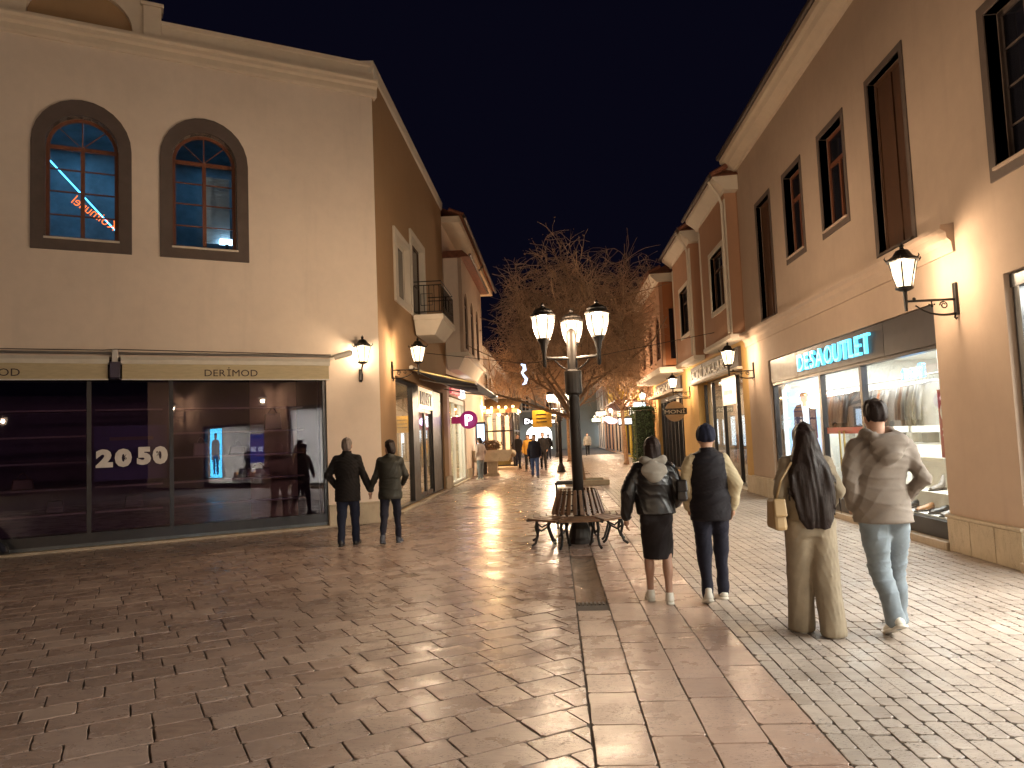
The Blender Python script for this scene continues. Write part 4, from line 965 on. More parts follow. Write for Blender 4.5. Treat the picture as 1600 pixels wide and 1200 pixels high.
for i, (x, y, z, mt, lab, bt) in enumerate(((WR+.28, 9.95, .34, 'shoe_grey', 'grey', 0), (WR+.28, 10.25, .34, 'shoe_grey', 'grey', 0), (WR+.3, 10.6, .34, 'shoe_blk', 'black', 0), (WR+.28, 10.95, .34, 'shoe_tan', 'tan', 0), (WR+.62, 10.0, .60, 'shoe_tan', 'tan', 1), (WR+.62, 10.3, .60, 'shoe_tan', 'tan', 1), (WR+.62, 10.7, .60, 'shoe_blk', 'black', 1), (WR+.62, 11.2, .60, 'shoe_grey', 'grey', 1), (WR+.3, 11.4, .34, 'shoe_blk', 'black', 0))):
    shoe(x-.1, y, z+.002, MAT[mt], '%s leather %s on the white %s behind the shop window' % (lab, 'ankle boot' if bt else 'shoe', 'step' if bt else 'window ledge'), 'shoes in the leather shop window', random.uniform(-.5, .5), bt)
handbag(9.95, -.55, .603, .34, .30, bagm[0], 'black handbag on the white step behind the leather shop window', FRW)
handbag(11.6, -1.05, 1.053, .32, .26, bagm[2], 'brown handbag on the upper display step of the leather shop', FRW)
handbag(10.9, -1.05, 1.053, .30, .24, bagm[3], 'grey handbag on the upper display step of the leather shop', FRW)
rp = thing('sale_banner', 'red sale banner with white print hanging in the leather shop window', 'banner', FRW.p(9.95, -.25, 1.2))
box('sheet', simple('red_banner', (.42, .05, .035), .5), rp, FRW, 9.75, 10.25, -.24, -.235, 1.12, 2.02); lettering(rp, FRW.p(10.20, -.235, 1.62), (0, -1, 0), (-1, 0, 0), '0%', .22, MAT['white'], .36, .004, .015); lettering(rp, FRW.p(10.18, -.235, 1.25), (0, -1, 0), (-1, 0, 0), '*', .3, MAT['white'], .3, .004, .02)
rb = thing('door_band', 'red band and door handles across the middle glass of the leather shop', 'door', FRW.p(13, -.1, 1.3))
box('band', simple('red_band', (.38, .06, .05), .5), rb, FRW, 12.4, 14.0, -.105, -.102, 1.45, 1.56)
for y in (13.1, 13.3): MB().tube([FRW.p(y, -.06, .8), FRW.p(y, -.06, 1.5)], .018, 6).build('handle', simple('brass_handle', (.5, .38, .15), .3, .9), rb)
sh = thing('wall_shelving', 'white wall shelving with folded goods inside the leather shop', 'shelving', (WR+1.8, 12, .3))
for y in (9.6, 12.1, 14.6, 17.1): box('upright', MAT['white'], sh, WORLD, WR+1.84, WR+1.88, y, y+.04, .3, 1.9)
for z in (.8, 1.2, 1.6): box('shelf', MAT['white'], sh, WORLD, WR+1.6, WR+2.1, 9.6, 17.2, z, z+.03)
for i in range(24):
    y = 12.2+.2*i; z = (.83, 1.23, 1.63)[i % 3]; r = thing('folded_goods', '%s on the %s white shelf of the leather shop' % (('brown folded leather', 'grey folded cloth', 'tan folded leather', 'pale grey case', 'cream box', 'blue folded cloth')[i % 6], ('lowest', 'middle', 'top')[i % 3]), 'goods', (WR+1.75, y, z), 'goods on the white shelving')
    box('stack', [jk[1], jk[2], jk[4], bagm[3], MAT['offwhite'], simple('blue_cloth', (.2, .35, .6), .7)][i % 6], r, WORLD, WR+1.62, WR+1.95, y-.09, y+.09, z, z+.12+.06*(i % 3), bevel=.02)
ni = thing('neon_sign', 'blue illuminated word seen reversed inside the leather shop window', 'sign', FRW.p(11.6, -.6, 2.3))
lettering(ni, FRW.p(11.05, -.5, 2.25), (0, 1, 0), (-1, 0, 0), 'iRent', .22, emit('blue_neon', (.10, .45, 1.0), 4.5), .72, .02, .012)
# bright shop nearer the camera
BS = subpart('shop_front', 'bright white shop window in a grey frame beside the stone pillar', R1, (WR, 5.6, 0))
f = MB()
for a in (3.02, 5.6, 8.06): f.box(a, a+.11, -.2, -.07, .2, 3.0, FRW)
f.box(3.0, 8.2, -.2, -.06, .04, .2, FRW); f.box(3.0, 8.2, -.2, -.06, 3.0, 3.14, FRW); f.build('frame', MAT['frame_grey'], BS)
for a, b in ((3.13, 5.6), (5.71, 8.06)): box('pane', MAT['glass'], BS, FRW, a, b, -.14, -.132, .2, 3.0)
box('threshold', MAT['sill'], BS, FRW, 2.98, 8.22, -.3, .08, -.02, .10, bevel=.012)
shop_shell(BS, FRW, 2.9, 8.3, .12, 3.12, 3.0, MAT['room_white'], simple('white_tile', (.7, .7, .66), .25), -.36)
area('shop_light', BS, (WR+1.2, 5.6, 3.08), (1.5, 4.2), 520, (1, .93, .87)); 
for k, y in enumerate((3.9, 5.2, 6.6)):
    t = thing('ceiling_light', 'square white ceiling panel light in the bright shop', 'light', (WR+1, y, 3.1), 'panel lights of the bright shop'); box('diffuser', trm, t, WORLD, WR+.7, WR+1.3, y-.3, y+.3, 3.09, 3.115); box('frame', MAT['white'], t, WORLD, WR+.66, WR+1.34, y-.34, y+.34, 3.1, 3.118)
cu = thing('window_drape', 'pale ribbed drape hung inside the bright shop window', 'drape', (WR+.5, 7, .2))
m = MB()
for i in range(40): m.tube([(WR+.5+.02*math.sin(i*1.9), 7.0+.03*i, .2), (WR+.5+.02*math.sin(i*1.9), 7.0+.03*i, 2.9)], .022, 6)
m.build('cloth', simple('pale_drape', (.72, .70, .62), .8), cu, smooth=True)['kind'] = 'stuff'
# shop with the blue lightbox, seen mirrored in the dark glass across the street
MS = subpart('shop_front', 'shop window with a tall cyan lightbox, mirrored in the dark glass', R1, (WR, 0, 0))
f = MB()
for a in (-2.15, 1.62): f.box(a, a+.08, -.2, -.06, .2, 2.55, FRW)
f.box(-2.15, 1.7, -.2, -.06, .03, .2, FRW); f.box(-2.15, 1.7, -.2, -.06, 2.5, 2.6, FRW); f.build('frame', MAT['frame_dark'], MS)
box('pane', MAT['glass'], MS, FRW, -2.07, 1.62, -.14, -.132, .2, 2.5)
shop_shell(MS, FRW, -2.2, 1.8, .12, 2.6, 2.6, simple('grey_room', (.5, .49, .46), .7), simple('grey_floor', (.4, .38, .34), .3), -.36)
area('shop_light', MS, (WR+1.0, -.2, 2.56), (.8, 2.6), 520, (1, .95, .85))
lb2 = thing('lightbox_poster', 'tall cyan lightbox poster of a standing figure in the mirrored shop', 'poster', (WR+.3, -1.6, .4))
box('case', MAT['white'], lb2, FRW, -2.02, -1.18, -.36, -.26, .38, 2.5); box('glowing_sheet', emit('poster_cyan', (.10, .60, 1.0), 14), lb2, FRW, -1.98, -1.22, -.26, -.253, .42, 2.47)
flat_fig(lb2, FRW, -1.6, .55, 1.75, -.253, (.40, .33, .28), (.4, .3, .26), (.02, .015, .02), (.02, .12, .3), (.3, .3, .3), 1, 3)
bb = thing('sale_banner', 'royal blue sale banner with pale 30 and 50 in the mirrored shop', 'banner', (WR+.3, 1, 1))
box('sheet', emit('royal_blue', (.02, .06, .42), 1.5), bb, FRW, .5, 1.35, -.3, -.294, 1.0, 2.15)
lettering(bb, FRW.p(1.28, -.294, 1.45), (0, -1, 0), (-1, 0, 0), '30 50', .2, emit('white_print_b', (.8, .85, 1), 4), .7, .004, .01)
for i, y in enumerate((-.9, -.55, -.2, .15, .5, .9, 1.25)):
    r = thing('display_box', 'white display block with a bag in the mirrored shop', 'display', (WR+.7, y, .15), 'display blocks in the mirrored shop')
    box('block', MAT['white'], r, WORLD, WR+.6, WR+.85, y-.13, y+.13, .17, .4+.15*(i % 3)); box('goods', [MAT['shoe_tan'], MAT['shoe_blk'], bagm[3]][i % 3], r, WORLD, WR+.63, WR+.82, y-.1, y+.1, .4+.15*(i % 3), .62+.15*(i % 3), bevel=.03)
# lanterns on that wall
put_lantern(WR, 9.13, 3.03, PI, 'lantern on a scroll arm on the plain pillar beside the bright shop', 15)
put_lantern(WR, 18.3, 2.97, PI, 'lantern on a scroll arm between the leather shop and the white-lettered shop', 18)
put_lantern(WR, 2.35, 3.03, PI, 'lantern on a scroll arm between the bright shop and the mirrored shop', 20)
put_lantern(WR, -3.3, 3.03, PI, 'lantern on a scroll arm past the mirrored shop', 20)
# ------------------------------------------------------------------ terracotta house with two bays
R2 = thing('bay_house', 'terracotta house with two white-trimmed bays above the white-lettered shop', 'building', (WR, 23, 0))
wall('front_wall', MAT['yellow_wall'], R2, FRW, rect(18.9, 28.0, 0, 3.86), [rect(19.5, 25.5, .02, 3.2)], -.35, -.006)
wall('upper_wall', MAT['rose_wall'], R2, FRW, rect(18.9, 28.0, 3.862, 7.7), [], -.35, -.006)
FB = Fr((4.55, 0), (0, 1), (-1, 0))
for a, b, w0, w1 in ((18.98, 22.3, 19.42, 21.0), (24.0, 27.4, 24.6, 26.1)):
    wall('bay_front', MAT['rose_wall'], R2, FB, rect(a, b, 3.98, 7.6), [rect(w0, w1, 4.85, 6.38)], -.25, 0)
    m = MB(); m.box(4.8, WR+.004, a+.002, a+.12, 3.98, 7.6); m.box(4.8, WR+.004, b-.12, b-.002, 3.98, 7.6); m.build('bay_side', MAT['rose_wall'], R2)
    window(R2, FB, w0, w1, 4.85, 6.38, MAT['wood_dark'], MAT['black_glass'], 2, (), 5.95, inset=.1, bar=.05, surround=(rect(w0-.13, w1+.13, 4.72, 6.51), rect(w0, w1, 4.85, 6.38)), sur_mat=MAT['white_trim'], st=.03)
    for e in (a, b): box('corner_trim', MAT['white_trim'], R2, FB, e-.045 if e == a else e-.09, e+.09 if e == a else e+.045, -.02, .02, 3.98, 7.45, bevel=.006)
    MB().profile([(-.3, 3.84), (.0, 3.84), (.05, 3.88), (.05, 3.98), (-.3, 3.982)], a-.05, b+.05, FB).build('bay_ledge', MAT['white_trim'], R2)
    MB().profile([(-.3, 7.6), (.03, 7.6), (.05, 7.66), (.30, 7.86), (.32, 7.95), (-.3, 7.97)], a-.3, b+.3, FB).build('bay_eave', MAT['white_trim'], R2)
    rf = MB().frustum((4.55-.36, 5.4, a-.34, b+.34, 7.97), (5.2, 5.4, a+.4, b-.4, 8.5)).build('bay_roof', MAT['roof'], R2)
    for i in range(int((b-a+.6)/.2)): MB().tube([(4.19, a-.28+.2*i, 8.0), (4.6, a-.28+.2*i, 8.22)], .07, 6).build('roof_tile', MAT['roof'], rf)
    MB().tube([(4.15, a-.34, 7.95), (4.15, b+.34, 7.95)], .055, 8).build('gutter', MAT['gutter'], rf)
    MB().tube([(4.17, a-.05, 7.9), (4.4, a-.05, 7.55), (4.47, a-.05, 7.3), (4.47, a-.05, 4.0)], .035, 8).build('downpipe', MAT['white_trim'], R2)
for a, b in ((18.9, 19.5), (25.5, 28.0)): box('plinth', MAT['plinth'], R2, FRW, a+.01, b, -.005, .03, 0, .42, bevel=.006)
S5 = subpart('shop_front', 'clothes shop front with white letters on a brown fascia below the bays', R2, (WR, 22.5, 0))
f = MB()
for a in (19.55, 21.0, 22.7, 24.2, 25.36): f.box(a, a+.09, -.3, -.2, .1, 3.1, FRW)
f.box(19.5, 25.5, -.3, -.19, .03, .12, FRW); f.build('frame', MAT['frame_dark'], S5)
box('fascia', simple('brown_fascia', (.05, .032, .024), .6), S5, FRW, 19.45, 26.2, -.004, .08, 3.2, 3.72, bevel=.006); box('fascia_ledge', MAT['white_trim'], S5, FRW, 19.4, 26.25, -.004, .12, 3.13, 3.198, bevel=.006)
wl_ = simple('white_letter', (.75, .70, .62), .5)
lettering(S5, (WR-.08, 26.0, 3.30), (0, -1, 0), (-1, 0, 0), 'MONİ', .30, wl_, 1.9, .03, 0, .1); lettering(S5, (WR-.08, 23.8, 3.30), (0, -1, 0), (-1, 0, 0), 'XX-LARGE', .30, wl_, 3.7, .03, .0, .1)
for a, b in ((19.64, 21.0), (21.09, 22.7), (22.79, 24.2), (24.29, 25.36)): box('pane', MAT['glass'], S5, FRW, a, b, -.26, -.252, .12, 2.3 if a > 21 and a < 22 else 3.1)
box('header_panel', emit('pale_header', (1, .78, .55), .35), S5, FRW, 21.09, 22.7, -.27, -.2, 2.3, 3.1)
lettering(S5, (WR+.2, 22.5, 2.6), (0, -1, 0), (-1, 0, 0), 'moni', .2, emit('orange_print', (1, .45, .15), 1.2), 1.0, .01, .01)
box('threshold', MAT['sill'], S5, FRW, 19.45, 25.55, -.34, .06, -.02, .05, bevel=.01)
shop_shell(S5, FRW, 19.5, 25.5, .06, 3.15, 3.2, simple('tan_room', (.42, .33, .24), .7), simple('tan_floor', (.3, .24, .18), .3), -.36)
area('shop_light', S5, (WR+1.6, 21, 3.1), (1.5, 2), 55, (1, .86, .66)); area('shop_light', S5, (WR+1.6, 24, 3.1), (1.5, 2), 45, (1, .86, .66))
def mannequin(x, y, label, mat, rz, coat):
    r = thing('mannequin', label, 'mannequin', (0, 0, 0), 'mannequins in the shop windows')
    MB().lathe([(.14, 0), (.15, .01), (.02, .03), (.015, .85)], (0, 0, 0), 12).build('stand', MAT['alu'], r)
    m = MB(); m.lathe([(.11, .8), (.16, .9), (.17, 1.0), (.13, 1.15), (.17, 1.3), (.18, 1.38), (.1, 1.45), (.05, 1.48), (.045, 1.56)], (0, 0, 0), 14)
    mk('torso', [(v[0], v[1]*.7, v[2]) for v in m.v], m.f, coat, r, smooth=True)
    MB().ball((0, .01, 1.66), (.075, .09, .11), 12, 9).build('head', mat, r, smooth=True)
    for s_ in (-1, 1):
        MB().tube([(s_*.17, 0, 1.38), (s_*.22, .02, 1.12), (s_*.2, .1, .88)], [.05, .042, .03], 8).build('arm', coat, r, smooth=True)
        MB().tube([(s_*.08, 0, .95), (s_*.09, .02, .5), (s_*.09, 0, .1)], [.085, .06, .04], 8).build('leg', MAT['shoe_blk'], r, smooth=True)
    place(r, (x, y, .1), rz); return r
mannequin(WR+.7, 20.2, 'mannequin in a dark coat inside the white-lettered clothes shop', MAT['white'], PI/2, jk[0]); mannequin(WR+.75, 20.8, 'mannequin in a grey coat inside the white-lettered clothes shop', MAT['white'], PI/2, jk[2])
mannequin(WR+.7, -.1, 'mannequin in a pale coat in the mirrored shop', MAT['white'], PI/2, jk[2])
for k, y in enumerate((23.2, 24.6)):
    r = thing('clothes_rail', 'steel rail of dark clothes in the white-lettered clothes shop', 'clothes', (WR+1.2, y, 0), 'rails in the white-lettered shop')
    MB().tube([(WR+1.2, y-.5, .06), (WR+1.2, y-.5, 1.5), (WR+1.2, y+.5, 1.5), (WR+1.2, y+.5, .06)], .015, 6).build('rail', MAT['alu'], r)
    for j in range(7): MB().frustum((WR+.95, WR+1.45, y-.46+.14*j, y-.41+.14*j, .5), (WR+1.02, WR+1.38, y-.45+.14*j, y-.42+.14*j, 1.42)).build('garment', jk[(j+k) % 5], r, bevel=.01)
rs = thing('projecting_sign', 'round tan sign with dark MONI letters hung from an iron arm', 'sign', (WR, 27.0, 2.3), 'signs projecting over the street')
m = MB(); m.lathe([(.34, -.03), (.36, -.02), (.36, .02), (.34, .03)], (0, 0, 0), 26); mk('disc', [(4.30+v[0], 27.0+v[2], 2.3+v[1]) for v in m.v], m.f, simple('tan_disc', (.42, .31, .2), .6), rs)
box('bar', MAT['black'], rs, Fr((4.3, 27.0), (1, 0), (0, -1)), -.42, .42, .031, .05, 2.19, 2.41); lettering(rs, (3.93, 26.95, 2.23), (1, 0, 0), (0, -1, 0), 'MONİ', .13, MAT['offwhite'], .72, .008, 0)
MB().tube([(WR, 27, 2.75), (4.0, 27, 2.75)], .014, 6).build('arm', MAT['iron'], rs)
for x in (4.1, 4.5): MB().tube([(x, 27, 2.75), (x, 27, 2.62)], .006, 4).build('chain', MAT['iron'], rs)
put_lantern(WR, 26.9, 2.95, PI, 'lantern on a scroll arm beside the round tan sign', 24)
# ------------------------------------------------------------------ loggia house
R3 = thing('loggia_house', 'salmon house with an arched loggia on a white slab beyond the bays', 'building', (WR, 32, 0))
wall('front_wall', MAT['yellow_wall'], R3, FRW, rect(28.02, 36.8, 0, 7.5), [rect(28.6, 35.2, .02, 3.1)], -.35, -.01)
FL = Fr((4.12, 0), (0, 1), (-1, 0)); al = [(28.5, 29.5), (30.7, 31.7), (33.1, 34.1)]
wall('loggia_front', MAT['rose_wall'], R3, FL, rect(28.05, 35.6, 4.0, 7.2), [arch(a, b, 4.35, 5.5) for a, b in al], -.12, 0)
for a, b in al: window(R3, FL, a, b, 4.35, 6.0, MAT['wood_red'], MAT['black_glass'], 2, (4.95,), spring=5.5, inset=.04, bar=.05)
m = MB(); m.box(4.24, WR, 35.48, 35.6, 4, 7.2); m.build('loggia_side', MAT['rose_wall'], R3)
FQ = Fr((4.12, 28.05), (1, 0), (0, -1)); wall('loggia_side', MAT['rust_wall'], R3, FQ, rect(.0, .74, 4.0, 7.2), [rect(.32, .5, 4.3, 6.2)], -.12, -.001); box('slit_window', MAT['black_glass'], R3, FQ, .32, .5, -.1, -.08, 4.3, 6.2)
box('slab', MAT['white_trim'], R3, WORLD, 3.98, WR, 27.95, 35.75, 3.78, 4.0, bevel=.01)
MB().profile([(-.8, 7.2), (.1, 7.2), (.32, 7.42), (.34, 7.5), (-.8, 7.52)], 27.9, 36, FL).build('eave', MAT['white_trim'], R3)
rf = MB().frustum((3.74, 5.2, 27.85, 36.1, 7.52), (4.9, 5.2, 28.4, 35.6, 8.1)).build('roof', MAT['roof'], R3)
for i in range(40): MB().tube([(3.74, 27.95+.2*i, 7.56), (4.2, 27.95+.2*i, 7.78)], .07, 6).build('roof_tile', MAT['roof'], rf)
S6 = subpart('shop_front', 'dim shop front with tall dark doors below the arched loggia', R3, (WR, 32, 0))
f = MB()
for a in [28.6+.94*i for i in range(8)]: f.box(a, a+.09, -.25, -.12, .1, 2.9, FRW)
f.box(28.6, 35.27, -.25, -.11, .03, .12, FRW); f.box(28.6, 35.2, -.25, -.1, 2.9, 3.1, FRW); f.build('frame', MAT['frame_dark'], S6)
for i in range(7): box('pane', MAT['glass'], S6, FRW, 28.69+.94*i, 29.54+.94*i, -.2, -.192, .12, 2.9)
box('fascia', simple('brown_fascia_b', (.05, .034, .026), .6), S6, FRW, 28.5, 35.4, -.008, .07, 3.2, 3.7); lettering(S6, (WR-.07, 35.0, 3.3), (0, -1, 0), (-1, 0, 0), 'MONİ', .3, wl_, 4.0, .03, 0, .14)
box('fascia_ledge', MAT['white_trim'], S6, FRW, 28.4, 35.5, -.008, .4, 3.1, 3.19)
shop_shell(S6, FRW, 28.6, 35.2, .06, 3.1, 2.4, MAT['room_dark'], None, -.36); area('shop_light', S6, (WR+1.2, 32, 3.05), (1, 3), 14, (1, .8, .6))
box('notice', MAT['offwhite'], S6, FRW, 29.9, 30.6, -.1, -.09, 2.3, 2.95)
put_lantern(WR, 36.2, 2.95, PI, 'lantern on a scroll arm behind the clipped hedge', 40)
# ------------------------------------------------------------------ further houses on that side
def far_house(y0, y1, wallm, shopc, label, h=6.8, oriel=None, sign=None, rstr=2.0, x=WR):
    fr = Fr((x, 0), (0, 1), (-1, 0)); r = thing('far_house', label, 'building', (x, (y0+y1)/2, 0), 'houses further down the street')
    n = max(1, int((y1-y0)/3)); a = [(y0+.4+(y1-y0-.4)*i/n, y0+(y1-y0-.4)*(i+1)/n) for i in range(n)]
    wn_ = [(p+.5, p+1.4) for p, q in a]
    wall('front_wall', wallm, r, fr, rect(y0, y1, 0, h), [rect(p, q, .1, 2.7) for p, q in a] + [rect(p, q, 4.2, 5.9) for p, q in wn_], -.3, 0)
    for p, q in a:
        ring('door_frame', MAT['frame_dark'], r, fr, rect(p, q, .1, 2.7), rect(p+.08, q-.08, .2, 2.6), -.2, -.1); box('lit_shop', emit('shop_glow', shopc, rstr*1.4), r, fr, p+.1, q-.1, -.9, -.86, .1, 2.65)
        box('pane', MAT['glass'], r, fr, p+.08, q-.08, -.16, -.155, .2, 2.6)
        for k in range(3): box('display', [jk[0], jk[2], MAT['shoe_tan']][k], r, fr, p+.3+.7*k, p+.5+.7*k, -.7, -.5, .1, .7+.4*((k+int(p)) % 3))
    for p, q in wn_: window(r, fr, p, q, 4.2, 5.9, MAT['wood_dark'], MAT['black_glass'], 2, (), 5.4, inset=.1, bar=.06, surround=(rect(p-.12, q+.12, 4.08, 6.02), rect(p, q, 4.2, 5.9)), sur_mat=MAT['white_trim'])
    MB().profile([(-.3, h), (.3, h), (.35, h+.12), (-.3, h+.2)], y0, y1, fr).build('eave', MAT['white_trim'], r); mk('roof', [fr.p(y0, .4, h+.2), fr.p(y1, .4, h+.2), fr.p(y1, -3, h+1.5), fr.p(y0, -3, h+1.5)], [(0, 1, 2, 3)], MAT['roof'], r)
    if oriel:
        o0, o1, xo_, om = oriel; fo_ = Fr((xo_, 0), (0, 1), (-1, 0)); c = MB(); c.box(xo_, x, o0, o1, 3.55, 6.5); ob = c.build('oriel', om, r)
        for k in range(3): window(r, fo_, o0+.5+(o1-o0-1)*k/3, o0+.5+(o1-o0-1)*k/3+.9, 4.2, 5.9, MAT['wood_red'], MAT['black_glass'], 2, (), 5.4, inset=-.06, bar=.06)
        fq = Fr((xo_, o0), (1, 0), (0, -1)); box('side_window', MAT['wood_dark'], r, fq, .3, .62, -.01, .03, 4.3, 5.9)
        MB().frustum((xo_+.5, x, o0+.2, o1-.2, 3.1), (xo_-.12, x, o0-.12, o1+.12, 3.45)).build('oriel_corbel', MAT['wood_red'], r); box('oriel_ledge', MAT['wood_red'], r, WORLD, xo_-.14, x, o0-.14, o1+.14, 3.45, 3.55)
        MB().frustum((xo_-.3, x, o0-.3, o1+.3, 6.5), (x-.2, x, o0+.3, o1-.3, 7.2)).build('oriel_roof', MAT['roof'], r)
    return r
far_house(36.82, 42.4, MAT['rust_wall'], (1, .45, .2), 'rust-red house with a lit shop behind the clipped hedge', 6.6)
far_house(42.42, 52.5, MAT['lemon_wall'], (1, .9, .75), 'mustard-yellow house with a timber-edged oriel over the street', 7.0, (44.0, 51.5, 3.72, MAT['lemon_wall']))
far_house(52.52, 62, MAT['peach'], (1, .9, .8), 'peach house with lit shops past the mustard oriel', 6.5, rstr=3)
far_house(62.02, 74, MAT['rose_wall'], (.8, .9, 1), 'terracotta house with pale lit shops far down the street', 6.8, rstr=3)
far_house(74.02, 90, MAT['cream'], (.75, .85, 1), 'cream house with bluish lit shops at the far bend', 7.0, rstr=3, x=5.0)
for i, (y, c, t, w, z) in enumerate(((38.6, (.55, .85, 1), 'glowing pale blue sign hung from the rust-red house', .6, 2.95), (40.5, (1, .9, .8), 'glowing white strip sign over the rust-red house shop', .6, 2.75), (45.6, (.9, .95, 1), 'glowing white sign in a dark frame under the mustard oriel', .8, 2.3), (56, (1, .65, .75), 'glowing pink oval sign past the mustard oriel', .8, 2.5), (60, (1, .6, .7), 'glowing pink lettered sign beside the oval one', .8, 2.75), (68, (.95, 1, .9), 'glowing white sign far down the street', .9, 3.4), (76, (.8, 1, .7), 'glowing greenish sign at the far bend', .9, 3.0))):
    r = thing('projecting_sign', t, 'sign', (WR, y, z), 'signs projecting over the street'); m = MB()
    if 'oval' in t: m.lathe([(w/2, -.06), (w/2+.02, 0), (w/2, .06)], (0, 0, 0), 20); mk('face', [(WR-.2-w/2+v[0], y+v[2], z+v[1]*.5) for v in m.v], m.f, emit('sign_face', c, 1.4), r)
    else: box('face', emit('sign_face', c, 1.5), r, WORLD, WR-.2-w, WR-.2, y-.06, y+.06, z-.17, z+.17); ring('frame', MAT['frame_dark'], r, Fr((WR-.2-w, y), (1, 0), (0, -1)), rect(-.06, w+.06, z-.25, z+.25), rect(0, w, z-.17, z+.17), -.07, .07)
    MB().tube([(WR, y, z+.3), (WR-.3-w, y, z+.3)], .015, 5).build('arm', MAT['iron'], r)
for y in (44.0, 50, 57, 64, 71, 79):
    put_lantern(WR, y, 2.95, PI, {44.0: 'lantern on a scroll arm just under the mustard oriel', 50: 'lantern on a scroll arm past the mustard oriel'}.get(y, 'small far lantern on the houses past the mustard oriel'), 55)
# ------------------------------------------------------------------ far end and the other side
EH = thing('end_building', 'grey-green building closing the street with a white arched shop', 'building', (-2, 88, 0))
FE = Fr((-12, 88), (1, 0), (0, -1))
wall('front_wall', MAT['grey_wall'], EH, FE, rect(0, 17.5, 0, 9), [arch(8.6, 11.6, .1, 1.8, 1.1)] + [rect(a, a+.9, 4.6, 6.4) for a in (5.5, 8.2, 11, 13.8)], -.3, 0)
for a in (5.5, 8.2, 11, 13.8): window(EH, FE, a, a+.9, 4.6, 6.4, MAT['white'], MAT['black_glass'], 2, (), 5.9, inset=.1, bar=.08, surround=(rect(a-.12, a+1.02, 4.48, 6.52), rect(a, a+.9, 4.6, 6.4)), sur_mat=MAT['white_trim'])
box('lit_shop', emit('end_glow', (1, .97, .9), 3.5), EH, FE, 8.4, 11.8, -1.6, -1.5, 0, 3); sg = box('sign_panel', MAT['frame_dark'], EH, FE, 8.3, 12.2, .01, .12, 3.0, 3.8); lettering(EH, FE.p(8.5, .12, 3.13), (1, 0, 0), (0, -1, 0), 'DeFacto', .55, emit('end_letter', (1, 1, 1), 5), 3.5, .05, .03)
MB().profile([(-.3, 9), (.3, 9), (.35, 9.2), (-.3, 9.3)], 0, 17.5, FE).build('cornice', MAT['white_trim'], EH)
for k in range(3): box('display', jk[k], EH, FE, 9+.9*k, 9.4+.9*k, -1.2, -.9, .1, 1.4)
def far_left(y0, y1, wm, label, sc):
    fr = Fr((-4.6, 0), (0, 1), (1, 0)); r = thing('far_house', label, 'building', (-4.6, (y0+y1)/2, 0), 'houses further down the street'); n = int((y1-y0)/3.2); a = [(y0+.4+3.2*i, y0+3.2+3.2*i) for i in range(n)]
    wall('front_wall', wm, r, fr, rect(y0, y1, 0, 7.2), [rect(p, q, .1, 2.7) for p, q in a] + [rect(p+.6, q-.6, 4.2, 6) for p, q in a], -.3, 0)
    for p, q in a:
        ring('door_frame', MAT['frame_dark'], r, fr, rect(p, q, .1, 2.7), rect(p+.08, q-.08, .2, 2.6), -.2, -.1); box('lit_shop', emit('shop_glow', sc, 3.5), r, fr, p+.1, q-.1, -.9, -.86, .1, 2.65); box('pane', MAT['glass'], r, fr, p+.08, q-.08, -.16, -.155, .2, 2.6)
        window(r, fr, p+.6, q-.6, 4.2, 6, MAT['wood_dark'], MAT['black_glass'], 2, (), 5.4, inset=.1, bar=.06, surround=(rect(p+.48, q-.48, 4.08, 6.12), rect(p+.6, q-.6, 4.2, 6)), sur_mat=MAT['white_trim'])
    MB().profile([(-.3, 7.2), (.35, 7.2), (.4, 7.35), (-.3, 7.45)], y0, y1, fr).build('eave', MAT['white_trim'], r); mk('roof', [fr.p(y0, .4, 7.45), fr.p(y1, .4, 7.45), fr.p(y1, -3, 9), fr.p(y0, -3, 9)], [(0, 1, 2, 3)], MAT['roof'], r)
far_left(46.2, 59, MAT['peach'], 'peach house with lit shops past the cafe pavilion', (1, .85, .65)); far_left(59.02, 88, MAT['rose_wall'], 'terracotta house with lit shops far past the cafe', (.8, .9, 1))
for y in (47, 54, 62):
    put_lantern(-4.6, y, 2.95, 0, 'small far lantern on the houses past the cafe pavilion', 55)
od = thing('hanging_ornament', 'white glowing seahorse-shaped ornament hung over the street by the tree', 'ornament', (-.85, 21, 3.4))
MB().tube([(-.88, 21, 3.66), (-.79, 21, 3.62), (-.78, 21, 3.5), (-.86, 21, 3.42), (-.80, 21, 3.32), (-.74, 21, 3.24), (-.78, 21, 3.12), (-.86, 21, 3.08)], [.02, .05, .055, .03, .035, .045, .04, .015], 8).build('figure', emit('ornament_glow', (.62, .74, 1.0), 1.6), od, smooth=True)
MB().tube([(WL, 21, 4.1), (-.83, 21, 3.68), (1, 21, 3.75), (4.55, 21, 4.3)], .008, 4).build('wire', MAT['black'], od)
